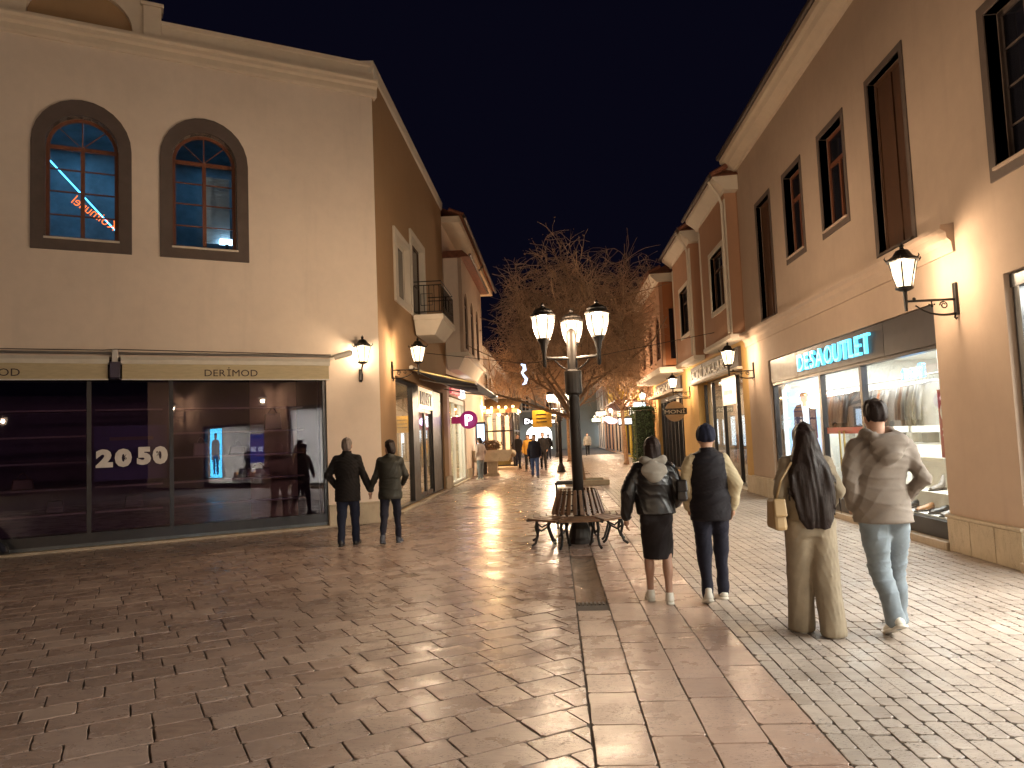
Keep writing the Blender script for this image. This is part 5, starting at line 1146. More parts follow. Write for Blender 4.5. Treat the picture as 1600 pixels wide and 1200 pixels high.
# ------------------------------------------------------------------ street lamp with three lanterns
MAT['post'] = simple('painted_post', (.020, .015, .012), .5, .1, var=.25, bstr=.06)
def street_lamp(label, watts, group='street lamps down the middle of the street'):
    r = thing('street_lamp', label, 'street lamp', group=group)
    MB().lathe([(.20, 0), (.20, .05), (.17, .09), (.15, .22), (.105, .32), (.085, .38)], (0, 0, 0), 16).build('base', MAT['post'], r, bevel=.006)
    MB().lathe([(.082, .38), (.08, 2.2), (.075, 3.12), (.06, 3.2), (.02, 3.24)], (0, 0, 0), 16).build('pole', MAT['post'], r, smooth=True)
    MB().lathe([(.10, 2.22), (.13, 2.25), (.13, 2.58), (.10, 2.61)], (0, 0, 0), 16).build('collar', MAT['post'], r)
    for k in range(3):
        a = (PI/2 + 2*PI*k/3); dx, dy = math.cos(a), math.sin(a); R = .47
        MB().tube([(dx*.05, dy*.05, 2.78), (dx*R, dy*R, 2.78)], .025, 8).build('arm', MAT['post'], r)
        MB().tube([(dx*.08, dy*.08, 2.6), (dx*.2, dy*.2, 2.66), (dx*.3, dy*.3, 2.75)], .014, 6).build('brace', MAT['post'], r)
        x, y = dx*R, dy*R
        MB().lathe([(.012, 2.64), (.028, 2.66), (.032, 2.86), (.05, 2.93), (.055, 2.98), (.095, 3.05), (.10, 3.08)], (x, y, 0), 12).build('lamp_stem', MAT['post'], r, smooth=True)
        MB().lathe([(.175, 3.40), (.192, 3.405), (.192, 3.43), (.165, 3.455), (.15, 3.465), (.15, 3.49), (.11, 3.525), (.05, 3.545), (.022, 3.57), (.032, 3.59), (.015, 3.61), (.002, 3.635)], (x, y, 0), 14).build('cap', MAT['post'], r)
        m = MB()
        pr = [(.10, 3.08), (.128, 3.16), (.150, 3.25), (.162, 3.34), (.168, 3.40)]
        for i in range(6):
            t = 2*PI*i/6; m.tube([(x+q[0]*1.03*math.cos(t), y+q[0]*1.03*math.sin(t), q[1]) for q in pr], .010, 5)
        m.build('cage', MAT['post'], r)
        for i in range(6):
            t0, t1 = 2*PI*i/6+.07, 2*PI*(i+1)/6-.07; v = []; f = []
            for q in pr:
                for t in (t0, (t0+t1)/2, t1): v.append((x+q[0]*.98*math.cos(t), y+q[0]*.98*math.sin(t), q[1]))
            for j in range(4):
                for h in range(2): f.append((3*j+h, 3*j+h+1, 3*j+4+h, 3*j+3+h))
            mk('pane', v, f, MAT['lamp_pane'], r, smooth=True)
        point('lamp_light', r, (x, y, 3.26), watts, r=.07)
    return r
SL1 = street_lamp('bronze street lamp with three lit lanterns rising through the round bench', 32); place(SL1, (.31, 11.4, 0), -.06)
for (x, y, t, rz) in ((.2, 33.2, 'three-lantern street lamp with a yellow flag sign on its post', .2), (.1, 56, 'three-lantern street lamp far beyond the yellow sign', .5), (1.0, -11.5, 'three-lantern street lamp behind the viewpoint, mirrored in the dark glass', .3), (-6.0, -7.0, 'three-lantern street lamp added unseen behind the viewpoint to light the plaza side', .8)):  # the last lamp is added out of view to light the cream facade
    o = copy_tree(SL1); place(o, (x, y, 0), rz, t)
    if y > 30:
        for c in o.children:
            if c.type == 'LIGHT': c.data = c.data.copy(); c.data.energy *= 2.0
    if y < 0:
        for c in o.children:
            if c.type == 'LIGHT': c.data = c.data.copy(); c.data.energy *= 1.75
ys_ = thing('flag_sign', 'small yellow enamel sign fixed to the second street lamp', 'sign', (.2, 33.1, 2.1))
box('plate', simple('yellow_enamel', (.75, .42, .03), .4), ys_, WORLD, -.98, -.12, 33.08, 33.1, 2.0, 2.75, bevel=.004); box('bracket', MAT['iron'], ys_, WORLD, -.12, .12, 33.08, 33.1, 2.55, 2.6)
for z in (2.55, 2.38, 2.22): box('text_line', MAT['iron'], ys_, WORLD, -.8, -.35, 33.072, 33.079, z, z+.035)
# round bench
BX, BY = .29, 11.4
MAT['bench_wood'] = simple('bench_timber', (.16, .085, .045), .38, var=.4, scale=5, stretch=(1, 1, 1), bstr=.25, bscale=30)
bn = thing('round_bench', 'octagonal slatted timber bench with iron legs around the lamp post', 'bench', (BX, BY, 0))
N = 8
for k in range(N):
    a0, a1 = 2*PI*k/N+.03+PI/8, 2*PI*(k+1)/N-.03+PI/8
    for j in range(4):
        r0, r1 = .41+.105*j, .41+.105*j+.092
        v = [(BX+r*math.cos(a), BY+r*math.sin(a), z) for z in (.405-.006*j, .437-.006*j) for r in (r0, r1) for a in (a0, a1)]
        mk('slat', v, [(0, 2, 3, 1), (4, 5, 7, 6), (0, 1, 5, 4), (2, 6, 7, 3), (0, 4, 6, 2), (1, 3, 7, 5)], MAT['bench_wood'], bn, bevel=.006)
    for j in range(3):
        a = 2*PI*(3*k+j+.5)/24; c, s = math.cos(a), math.sin(a); w = .031
        v = []
        for z, r in ((.45, .405), (.80, .30)):
            for rr in (r, r-.025):
                for e in (-w, w): v.append((BX+c*rr-s*e*(r/.405), BY+s*rr+c*e*(r/.405), z))
        mk('back_slat', v, [(0, 2, 3, 1), (4, 5, 7, 6), (0, 1, 5, 4), (2, 6, 7, 3), (0, 4, 6, 2), (1, 3, 7, 5)], MAT['bench_wood'], bn, bevel=.006)
    a = 2*PI*k/N+PI/8; c, s = math.cos(a), math.sin(a)
    q = lambda r, z: (BX+c*r, BY+s*r, z)
    m = MB(); m.tube([q(.38, .385), q(.62, .395), q(.83, .385)], [.02, .022, .016], 6); m.tube([q(.66, .385), q(.69, .28), q(.66, .16), q(.70, .05), q(.76, .015)], [.022, .022, .018, .018, .02], 6)
    m.tube([q(.42, .385), q(.50, .27), q(.46, .15), q(.42, .05), q(.38, .015)], [.022, .022, .018, .018, .02], 6); m.tube([q(.50, .27), q(.6, .22), q(.69, .28)], .014, 6)
    m.build('leg', MAT['iron'], bn)
for z, r in ((.52, .365), (.74, .30)): MB().tube([(BX+r*math.cos(2*PI*i/24), BY+r*math.sin(2*PI*i/24), z) for i in range(25)], .010, 6, False).build('back_hoop', MAT['iron'], bn)
# bin behind it
bi = thing('litter_bin', 'square pale litter bin with a dark top rim behind the round bench', 'litter bin', (.17, 13.3, 0))
box('body', simple('bin_panel', (.42, .38, .32), .55), bi, WORLD, .0, .34, 13.15, 13.45, .06, .70, bevel=.012)
for x, y in ((-.02, 13.13), (.36, 13.13), (-.02, 13.47), (.36, 13.47)): box('post', MAT['iron'], bi, WORLD, x-.018, x+.018, y-.018, y+.018, 0, .78)
m = MB(); m.box(-.05, .39, 13.1, 13.13, .76, .80); m.box(-.05, .39, 13.47, 13.5, .76, .80); m.box(-.05, -.02, 13.13, 13.47, .76, .80); m.box(.36, .39, 13.13, 13.47, .76, .80); m.build('rim', MAT['iron'], bi); box('lid', MAT['iron'], bi, WORLD, -.01, .35, 13.14, 13.46, .80, .82)
# ------------------------------------------------------------------ trees
MAT['bark'] = simple('tree_bark', (.24, .15, .09), .85, var=.35, scale=9, bstr=.5, bscale=22)
MAT['twig'] = simple('bare_twig', (.46, .30, .19), .8, var=.5, scale=2)
MAT['dry_leaf'] = simple('dry_leaf', (.33, .19, .10), .75, var=.5, scale=6)
def tree(label, base, trunk, height, spread, n_limb, seed, twigs=900, dens=1.0, lean=(0, 0), group=None, leaves=900, droop=.25, rad=(2.5, 2.5, 3.2), cz=5.2):
    rg = np.random.RandomState(seed); x, y, z = base
    t = thing('bare_tree', label, 'tree', base, group)
    top = np.array([x+lean[0], y+lean[1], trunk])
    m = MB(); m.tube([(x, y, 0), (x+.02, y, .15), (x+lean[0]*.3, y+lean[1]*.3, trunk*.4), tuple(top)], [.16, .115, .095, .08], 10); m.build('trunk', MAT['bark'], t, smooth=True)
    limbs = MB(); tw = MB(); tips = []
    cen = np.array([x+lean[0]*.6, y, cz]); RR = np.array(rad)
    def grow(p, d, L, r, lev):
        e_ = np.linalg.norm((p-cen)/RR)
        if lev >= 1 and e_ > .93+.12*rg.rand(): return
        n = 5 if lev < 3 else 3; pts = [p]; dd = d.copy(); r = max(r, .0075)
        for i in range(n):
            dd = dd + rg.normal(size=3)*.16 + np.array([0, 0, .06 if lev < 2 else -droop*.35]); dd /= np.linalg.norm(dd); pts.append(pts[-1]+dd*L/n)
        (limbs if lev < 2 else tw).tube([tuple(q) for q in pts], [max(.005, r*(1-.6*i/n)) for i in range(n+1)], 6 if lev < 2 else 3, lev < 1)
        if lev == 3: tips.append(pts[-1]); return
        k = {0: 6, 1: 8, 2: 7}[lev]; k = int(k*dens)
        for j in range(k):
            f = rg.uniform(.25, 1); i = min(n-1, int(f*n)); q = pts[i]+(pts[i+1]-pts[i])*(f*n-i)
            e = rg.normal(size=3); e -= dd*e.dot(dd)*.5; e /= np.linalg.norm(e); e = dd*.75+e*.8; e[2] += .18 if lev < 1 else -.02; e /= np.linalg.norm(e)
            grow(q, e, L*rg.uniform(.42, .62), r*.45, lev+1)
    for i in range(n_limb):
        a = 2*PI*i/n_limb+rg.uniform(-.4, .4); e = rg.uniform(.5, 1.1)
        d = np.array([math.cos(a)*math.cos(e)*spread, math.sin(a)*math.cos(e)*spread, math.sin(e)]); d /= np.linalg.norm(d)
        grow(top-np.array([0, 0, rg.uniform(0, .5)]), d, (height-trunk)*rg.uniform(.5, .72), .05, 0)
    c = limbs.build('limbs', MAT['bark'], t, smooth=True); c.name = 'crown'
    tw.build('twigs', MAT['twig'], c)
    m = MB(); k = len(tips)
    for i in range(leaves):
        q = tips[rg.randint(k)] + rg.normal(size=3)*.10; a = rg.normal(size=3); a /= np.linalg.norm(a); b = np.cross(a, rg.normal(size=3)); b /= np.linalg.norm(b); s = rg.uniform(.02, .05)
        m.add([q-a*s, q-b*s*.5, q+a*s, q+b*s*.5], [(0, 1, 2, 3)])
    m.build('dry_leaves', MAT['dry_leaf'], c)
    return t
tree('bare brown tree with dense twigs in the low square planter behind the bin', (.80, 24.6, 0), 2.6, 8.8, 1.0, 12, 5, dens=1.5, leaves=3000, lean=(-.25, 0), droop=.4, rad=(2.4, 2.5, 3.35), cz=5.25)
tree('bare brown tree standing in the paving past the yellow flag sign', (.80, 46, 0), 3.0, 10.0, 1.0, 10, 11, dens=1.3, leaves=2600, droop=.35, rad=(3.3, 3.3, 3.6), cz=6.4)
tree('bare tree leaning over the street beside the loggia house', (3.55, 38.5, 0), 3.2, 8.2, 1.1, 8, 23, dens=1.25, leaves=1500, lean=(-.1, 0), droop=.35, rad=(2.3, 2.6, 2.6), cz=5.9)
tree('bare tree in front of the peach house past the cafe', (-2.9, 47.5, 0), 3.0, 9.0, 1.0, 8, 31, dens=1.2, leaves=1500, droop=.35, rad=(2.2, 2.6, 2.8), cz=6.0)
tp = thing('tree_planter', 'low square stone planter around the tree behind the bin', 'planter', (.95, 24.6, 0))
for a, b, c, d_ in ((.25, 1.65, 23.9, 24.05), (.25, 1.65, 25.15, 25.3), (.25, .4, 24.05, 25.15), (1.5, 1.65, 24.05, 25.15)): box('kerb', MAT['plinth'], tp, WORLD, a, b, c, d_, 0, .16, bevel=.01)
box('soil', simple('moss_soil', (.07, .075, .03), .95, var=.4, bstr=.5), tp, WORLD, .4, 1.5, 24.05, 25.15, 0, .12)
# climber on the loggia house
vn = thing('climbing_vine', 'bare woody climber scrambling up the corner of the loggia house', 'vine', (4.5, 35.6, 0))
rg = np.random.RandomState(4); m = MB()
for k in range(4): m.tube([(4.62+.05*k-.02*i, 35.9+.12*math.sin(i*.9+k)+.05*k, .0+.52*i) for i in range(9)], [.045-.003*i for i in range(9)], 6)
m.build('stem', MAT['bark'], vn, smooth=True)
m = MB()
for i in range(1500):
    p = np.array([rg.uniform(3.55, 4.25), rg.uniform(28.2, 37), rg.uniform(5.6, 8.3)]); 
    if rg.rand() < .45: p = np.array([rg.uniform(3.6, 4.6), rg.uniform(34.5, 37.2), rg.uniform(3.2, 7.5)])
    pts = [p]; d = rg.normal(size=3); 
    for j in range(4): d = d+rg.normal(size=3)*.5; d[2] -= .12; d /= np.linalg.norm(d); pts.append(pts[-1]+d*.16)
    m.tube([tuple(q) for q in pts], .0075, 3, False)
m.build('twigs', MAT['twig'], vn)
hg = thing('clipped_hedge', 'tall dark clipped column of evergreen before the loggia house', 'hedge', (4.15, 35.2, 0))
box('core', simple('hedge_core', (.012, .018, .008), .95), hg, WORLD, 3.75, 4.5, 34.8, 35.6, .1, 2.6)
rg = np.random.RandomState(9); m = MB()
for i in range(9000):
    f = rg.randint(5); u, w = rg.uniform(-1, 1), rg.uniform(0, 1); zz = .06+2.68*w; hw = .46+.05*math.sin(zz*3)
    q = np.array([(u*hw, -hw), (u*hw, hw), (-hw, u*hw), (hw, u*hw), (u*hw, rg.uniform(-1, 1)*hw)][f]); z = zz if f < 4 else 2.72
    q = np.array([4.13+q[0], 35.2+q[1], z])+rg.normal(size=3)*.04; a = rg.normal(size=3); a /= np.linalg.norm(a); b = np.cross(a, rg.normal(size=3)); b /= np.linalg.norm(b); s = rg.uniform(.02, .04)
    m.add([q-a*s, q-b*s*.5, q+a*s, q+b*s*.5], [(0, 1, 2, 3)])
m.build('foliage', MAT['leaf'], hg)
# ------------------------------------------------------------------ people: fields meshed into continuous skins
def surface_nets(F, lo, h):
    s = F < 0; nx, ny, nz = F.shape
    cnt = np.zeros((nx-1, ny-1, nz-1), np.int8)
    for i in (0, 1):
        for j in (0, 1):
            for k in (0, 1): cnt += s[i:nx-1+i, j:ny-1+j, k:nz-1+k]
    act = (cnt > 0) & (cnt < 8); idx = -np.ones(act.shape, np.int64); A = np.argwhere(act); idx[act] = np.arange(len(A))
    P = np.zeros((len(A), 3)); C = np.zeros(len(A))
    cor = np.array([(i, j, k) for i in (0, 1) for j in (0, 1) for k in (0, 1)])
    val = np.stack([F[A[:, 0]+c[0], A[:, 1]+c[1], A[:, 2]+c[2]] for c in cor], 1)
    for a in range(8):
        for b in range(a+1, 8):
            if np.abs(cor[a]-cor[b]).sum() != 1: continue
            va, vb = val[:, a], val[:, b]; x = (va < 0) != (vb < 0); t = np.where(x, va/np.where(x, va-vb, 1), 0)
            P += np.where(x[:, None], cor[a]+(cor[b]-cor[a])*t[:, None], 0); C += x
    V = (A+P/np.maximum(C, 1)[:, None])*h+np.array(lo)
    Q = []
    for ax in range(3):
        sl0 = [slice(1, -1)]*3; sl1 = [slice(1, -1)]*3; sl0[ax] = slice(0, -1); sl1[ax] = slice(1, None)
        a, b = s[tuple(sl0)], s[tuple(sl1)]; e = np.argwhere(a != b); fl = a[a != b]
        off = np.ones(3, int); off[ax] = 0; e = e+off; o1, o2 = [(1, 2), (2, 0), (0, 1)][ax]
        def g(d1, d2):
            q = e.copy(); q[:, o1] -= d1; q[:, o2] -= d2; return idx[q[:, 0], q[:, 1], q[:, 2]]
        q = np.stack([g(1, 1), g(0, 1), g(0, 0), g(1, 0)], 1); q[~fl] = q[~fl][:, ::-1]; Q.append(q)
    Q = np.concatenate(Q); Q = Q[(Q >= 0).all(1)]
    return V, Q
class Field:
    def __init__(s, lo, hi, h):
        s.lo = np.array(lo, float); s.h = h; n = np.ceil((np.array(hi)-s.lo)/h).astype(int)+1
        s.ax = [(s.lo[i]+h*np.arange(n[i])).astype(np.float32) for i in range(3)]; s.F = np.full(n, .5, np.float32)
    def sub(s, lo, hi):
        sl = []
        for i in range(3):
            a = int(max(0, math.floor((lo[i]-s.lo[i])/s.h))); b = int(min(len(s.ax[i]), math.ceil((hi[i]-s.lo[i])/s.h)+1)); sl.append(slice(a, max(a, b)))
        return tuple(sl)
    def grid(s, sl): return s.ax[0][sl[0]][:, None, None], s.ax[1][sl[1]][None, :, None], s.ax[2][sl[2]][None, None, :]
    def put(s, d, sl, k, cut=False):
        a = s.F[sl]
        if cut: d = -d; hh = np.clip(.5-.5*(a-d)/k, 0, 1); s.F[sl] = a*(1-hh)+d*hh+k*hh*(1-hh); return
        hh = np.clip(.5+.5*(a-d)/k, 0, 1); s.F[sl] = a*(1-hh)+d*hh-k*hh*(1-hh)
    def cone(s, a, b, ra, rb, k=.03, sq=(1, 1, 1), cut=False):
        """tapered limb; sq stretches distance per axis (>1 thinner)"""
        a, b = np.array(a, float), np.array(b, float); R = max(ra, rb)+max(.05, k*1.5)
        sl = s.sub(np.minimum(a, b)-R, np.maximum(a, b)+R); X, Y, Z = s.grid(sl)
        if 0 in (X.size, Y.size, Z.size): return
        ab = b-a; L2 = max(1e-9, ab@ab); t = np.clip(((X-a[0])*ab[0]+(Y-a[1])*ab[1]+(Z-a[2])*ab[2])/L2, 0, 1)
        d = np.sqrt(((X-a[0]-t*ab[0])*sq[0])**2+((Y-a[1]-t*ab[1])*sq[1])**2+((Z-a[2]-t*ab[2])*sq[2])**2)-(ra+(rb-ra)*t)
        s.put(d, sl, k, cut)
    def ell(s, c, r, k=.03, cut=False):
        c, r = np.array(c, float), np.array(r, float); R = r+max(.05, k*1.5); sl = s.sub(c-R, c+R); X, Y, Z = s.grid(sl)
        if 0 in (X.size, Y.size, Z.size): return
        q = np.sqrt(((X-c[0])/r[0])**2+((Y-c[1])/r[1])**2+((Z-c[2])/r[2])**2); s.put((q-1)*r.min(), sl, k, cut)
    def torso(s, tab, k=.03):
        """tab rows: z, rx, ry, cx, cy; a stack of ellipses"""
        tab = np.array(tab, float); z0, z1 = tab[0, 0], tab[-1, 0]; R = tab[:, 1:3].max()+.12
        sl = s.sub((tab[:, 3].min()-R, tab[:, 4].min()-R, z0-.1), (tab[:, 3].max()+R, tab[:, 4].max()+R, z1+.1)); X, Y, Z = s.grid(sl); zc = np.clip(Z, z0, z1)
        rx, ry, cx, cy = [np.interp(zc, tab[:, 0], tab[:, i]) for i in (1, 2, 3, 4)]
        q = np.sqrt(((X-cx)/rx)**2+((Y-cy)/ry)**2); d = (q-1)*np.minimum(rx, ry); d = np.maximum(d, np.maximum(z0-Z, Z-z1)); s.put(d.astype(np.float32), sl, k)
    def below(s, z, keep_above=True, tilt=0):
        X, Y, Z = s.grid((slice(None),)*3); d = (z+tilt*Y-Z) if keep_above else (Z-z-tilt*Y); s.F = np.maximum(s.F, d.astype(np.float32))
    def wrinkle(s, amp, seed, fr=(9, 9, 16), zr=None):
        rg = np.random.RandomState(seed); X, Y, Z = s.grid((slice(None),)*3); d = 0
        for i in range(5):
            f = np.array(fr)*rg.uniform(.6, 1.9)*rg.choice([-1, 1], 3); p = rg.uniform(0, 6.28, 3)
            w = np.sin(f[0]*X+f[1]*Y+f[2]*Z+p[0]+1.4*np.sin(f[1]*.6*X-f[2]*.4*Z+p[1])+1.2*np.sin(f[0]*.8*Y+p[2])); d = d+(.42*w if i < 3 else .55*(1-np.abs(np.sin(2.1*(f[0]*X-f[1]*Y+f[2]*Z)+2.2*np.sin(f[1]*X+p[1])+1.9*np.sin(f[2]*.7*Z+p[2]))))**3)
        d = d-.2
        if zr is not None: d = d*np.clip((Z-zr[0])/(zr[1]-zr[0]), 0, 1)
        s.F = s.F-(amp*d).astype(np.float32)
    def mesh(s, name, mat, root, off):
        s.F[0] = s.F[-1] = .5; s.F[:, 0] = s.F[:, -1] = .5; s.F[:, :, 0] = s.F[:, :, -1] = .5
        V, Q = surface_nets(s.F, s.lo, s.h); V = V+np.array(off)
        me = bpy.data.meshes.new(name); me.from_pydata(V.tolist(), [], Q.tolist()); me.polygons.foreach_set('use_smooth', [True]*len(me.polygons)); me.materials.append(mat); me.update()
        o = bpy.data.objects.new(name, me); COL.objects.link(o); o.parent = root; return o
def cloth(name, c, rough=.8, weave=220, var=.15, sheen=.04, spec=.25):
    m, n, l, b = nt(name); v = coords(n, l); x = noise(n, l, 7, 5, .6, v)
    l.new(ramp(n, l, x, [(.3, tuple(k*(1-var) for k in c)), (.7, tuple(min(1, k*(1+var)) for k in c))]).outputs[0], b.inputs['Base Color'])
    b.inputs['Roughness'].default_value = rough; b.inputs['Sheen Weight'].default_value = sheen; b.inputs['Specular IOR Level'].default_value = spec
    bump(n, l, noise(n, l, weave, 2, .5, v), b, .2, .002); return m
def hairmat(name, c):
    m, n, l, b = nt(name); v = coords(n, l, (60, 60, 3)); x = noise(n, l, 2.2, 4, .6, v)
    l.new(ramp(n, l, x, [(.3, tuple(k*.5 for k in c)), (.7, tuple(k*1.5 for k in c))]).outputs[0], b.inputs['Base Color']); b.inputs['Roughness'].default_value = .5; b.inputs['Specular IOR Level'].default_value = .22; bump(n, l, x, b, .6, .006); return m
SKIN = simple('skin', (.50, .29, .20), .5, var=.08, scale=14); SKIN_LEG = simple('stocking_skin', (.36, .20, .135), .5, var=.06)
V3 = lambda *a: np.array(a, float)
def person(label, loc, head, height, P, h=.010, hb=.009, group=None):
    """P: pose and clothing. Figure faces +y in its own frame, built at 1.75 m and scaled."""
    root = thing('person', label, 'person', (0, 0, 0), group)
    # ---- legs: (thigh angle forward, knee bend) in degrees, x offset
    J = {}
    low = 9
    for s_, key in ((-1, 'L'), (1, 'R')):
        th, kb = [math.radians(a) for a in P['legs'][key]]; sp = P.get('stance', .095)
        hip = V3(s_*.09, 0, .92); knee = hip+V3(s_*(sp-.09)*.5, math.sin(th), -math.cos(th))*.43; ank = knee+V3(s_*(sp-.09)*.5, math.sin(th-kb), -math.cos(th-kb))*.42
        J['hip'+key], J['kne'+key], J['ank'+key] = hip, knee, ank
        J['pitch'+key] = P.get('foot', {}).get(key, 0); low = min(low, ank[2])
    dz = .075-low
    for key in 'LR':
        for j in ('hip', 'kne', 'ank'): J[j+key] = J[j+key]+V3(0, 0, dz)
    up_ = lambda x, y, z: V3(x, y, z+dz)
    bw = P.get('build', 1.0)
    for s_, key in ((-1, 'L'), (1, 'R')):
        J['sho'+key] = up_(s_*.162*bw, 0, 1.42); e, w = P['arms'][key]; J['elb'+key] = up_(*e); J['wri'+key] = up_(*w)
    HT = math.radians(P.get('turn', 0)); tilt = P.get('nod', 0)
    hc = up_(0, .02+tilt, 1.625)
    def hp(x, y, z): c, s = math.cos(HT), math.sin(HT); return hc+V3(c*x-s*y, s*x+c*y, z)
    # ---- body: one skin from head to ankle
    xs = [J[k][0] for k in J if not k.startswith('pitch')]; ysv = [J[k][1] for k in J if not k.startswith('pitch')]
    lo = (min(xs)-.16, min(ysv)-.22, -.02); hi = (max(xs)+.16, max(ysv)+.28, hc[2]+.2)
    B = Field(lo, hi, hb)
    B.torso([(.86+dz, .13, .10, 0, 0), (.95+dz, .155, .11, 0, 0), (1.1+dz, .13, .095, 0, 0), (1.28+dz, .15, .11, 0, 0), (1.40+dz, .14, .09, 0, 0), (1.46+dz, .08, .07, 0, .0)], .05)
    B.cone(up_(0, -.005, 1.42), hp(0, -.02, -.07), .062, .054, .03)
    B.ell(hp(0, -.012, .03), (.077, .097, .095), .02); B.ell(hp(0, .02, -.045), (.058, .068, .075), .04)
    B.cone(hp(0, .095, -.01), hp(0, .115, -.035), .010, .016, .015); B.ell(hp(0, .085, -.075), (.026, .014, .010), .008)
    for s_ in (-1, 1): B.ell(hp(s_*.078, -.005, -.01), (.012, .022, .034), .008); B.ell(hp(s_*.032, .098, .015), (.018, .02, .012), .01, True)
    for key, s_ in (('L', -1), ('R', 1)):
        B.cone(J['sho'+key], J['elb'+key], .05, .038, .04); B.cone(J['elb'+key], J['wri'+key], .036, .026, .02)
        bl = P.get('bare', False); B.cone(J['hip'+key], J['kne'+key], .08 if bl else .066, .050 if bl else .036, .04); B.cone(J['kne'+key], J['ank'+key], .048 if bl else .034, .034 if bl else .028, .03 if bl else .015)
        calf = J['kne'+key]+(J['ank'+key]-J['kne'+key])*.3; bl and B.ell(calf+V3(0, -.018, 0), (.05, .05, .11), .03)
        B.cone(J['ank'+key], J['ank'+key]+V3(0, .1, -.04), .036, .03, .02)
        # hand: palm and five fingers
        w = J['wri'+key]; d = w-J['elb'+key]; d /= np.linalg.norm(d); d = np.array(P.get('hand', {}).get(key, d), float); d /= np.linalg.norm(d)
        fwd = V3(0, 1, 0)-d*d[1]; fwd /= np.linalg.norm(fwd); side = np.cross(d, fwd)*s_
        pc = w+d*.045; B.cone(w, w+d*.075, .024, .028, .02, ); B.cone(w+d*.05-fwd*.022, w+d*.07+fwd*.022, .018, .018, .015)
        inward = side*-1 if s_ > 0 else side*-1
        inw = V3(-s_, 0, 0)-d*(-s_*d[0]); inw /= np.linalg.norm(inw)
        for q, ln in ((-.033, .062), (-.011, .076), (.011, .082), (.033, .074)):
            a = w+d*.082+fwd*q; b = a+d*ln*.55+inw*.010; c = b+(d*.7+inw*.75)/1.03*ln*.5
            B.cone(a-d*.02, b, .0095, .0085, .006); B.cone(b, c, .0085, .007, .004)
        a = w+d*.025+fwd*.028; b = a+(fwd*.75+d*.7)*.035+inw*.012; B.cone(a, b, .012, .010, .008); B.cone(b, b+d*.03+inw*.012, .010, .008, .004)
    out = []
    skin = P.get('skin', SKIN)
    out.append(B.mesh('body', skin, root, (0, 0, 0)))
    if P.get('face'):
        for s_ in (-1, 1): MB().ball(hp(s_*.032, .09, .015), .012, 8, 6).build('eye', MAT['white'], root); MB().ball(hp(s_*.032, .1, .015), .006, 6, 5).build('pupil', MAT['black'], root)
    # ---- garments
    for g in P['wear']:
        t = g['type']; m_ = g['mat']; hh = g.get('h', h)
        if t == 'jacket':
            hem = g.get('hem', .80)+dz; ex = g.get('ease', .03); fat = g.get('fat', 1.0); loose = g.get('loose', 1.0)
            A = Field(lo, (hi[0], hi[1], 1.66+dz), hh)
            if g.get('body', True):
                A.torso([(hem-.03, (.165*loose)*fat+ex, .125*loose*fat+ex, 0, -.008), (.95+dz, .165*fat+ex, .120*fat+ex, 0, 0), (1.1+dz, .155*fat+ex, .11*fat+ex, 0, 0), (1.28+dz, .17*fat*bw+ex, .118*fat+ex, 0, -.005), (1.38+dz, .165*bw+ex, .105+ex, 0, -.01), (1.45+dz, .11+ex*.7, .075+ex*.6, 0, -.01), (1.50+dz, .065+ex*.6, .06+ex*.5, 0, -.005)], .04)
                for s_ in ('L', 'R'): A.cone(up_(0, -.01, 1.445), up_(0, -.01, 1.445)+(J['sho'+s_]-up_(0, -.01, 1.445))*g.get('yoke', 1.0)+V3(0, 0, -.012), .045+ex*.7, .042+ex*.6, .035)
            if g.get('sleeves', True):
                sr = g.get('sleeve', .0)
                for s_ in ('L', 'R'):
                    e_, w_ = J['elb'+s_], J['wri'+s_]; A.cone(J['sho'+s_]+V3(0, 0, -.015), e_, .050+ex*.6+sr*.7, .041+ex*.55+sr, .022); A.cone(e_, e_+(w_-e_)*g.get('cuff', .97), .041+ex*.55+sr, .031+ex*.5+sr, .014)
            if g.get('collar'): A.torso([(1.46+dz, .085, .085, 0, 0), (1.46+g['collar']+dz, .078, .08, 0, .005)], .015)
            if g.get('hood'):
                k_ = g['hood']; A.ell(up_(0, -.135*k_, 1.40), (.135*k_, .062*k_, .105*k_), .02); A.ell(up_(0, -.17*k_, 1.33), (.075*k_, .05*k_, .06*k_), .03)
                for sx in (-1, 1): A.cone(up_(sx*.105, .01, 1.50), up_(sx*.085, -.11*k_, 1.47), .042*k_, .040*k_, .02); A.cone(up_(sx*.085, -.12*k_, 1.475), up_(sx*.02, -.17*k_, 1.39), .034*k_, .03*k_, .015)
                A.ell(up_(0, -.075, 1.54), (.07, .075, .075), .02, True)
            if g.get('sleeves', True) and not g.get('body', True): pass
            A.wrinkle(g.get('wr', .010), g.get('seed', 3), g.get('fr', (7, 7, 11)))
            if g.get('body', True):
                X, Y, Z = A.grid((slice(None),)*3)
                keep = np.maximum(hem-Z, -9)                # hem line only under the trunk, not the arms
                near = np.minimum.reduce([np.sqrt((X-J['elb'+s_][0])**2+(Y-J['elb'+s_][1])**2)+np.abs(Z-J['elb'+s_][2])*0 for s_ in 'LR'])
                trunk = (np.abs(X) < .22*bw*fat+ex)
                A.F = np.where(trunk, np.maximum(A.F, keep.astype(np.float32)), A.F)
            out.append(A.mesh(g.get('name', 'jacket'), m_, root, (0, 0, 0)))
        elif t == 'hood':
            A = Field((lo[0], lo[1]-.1, 1.25+dz), (hi[0], hi[1], 1.66+dz), hh*.8); k_ = g.get('k', 1); A.ell(up_(0, -.145, 1.40), (.125*k_, .055*k_, .09*k_), .03); A.ell(up_(0, -.165, 1.33), (.07, .045, .06), .03)
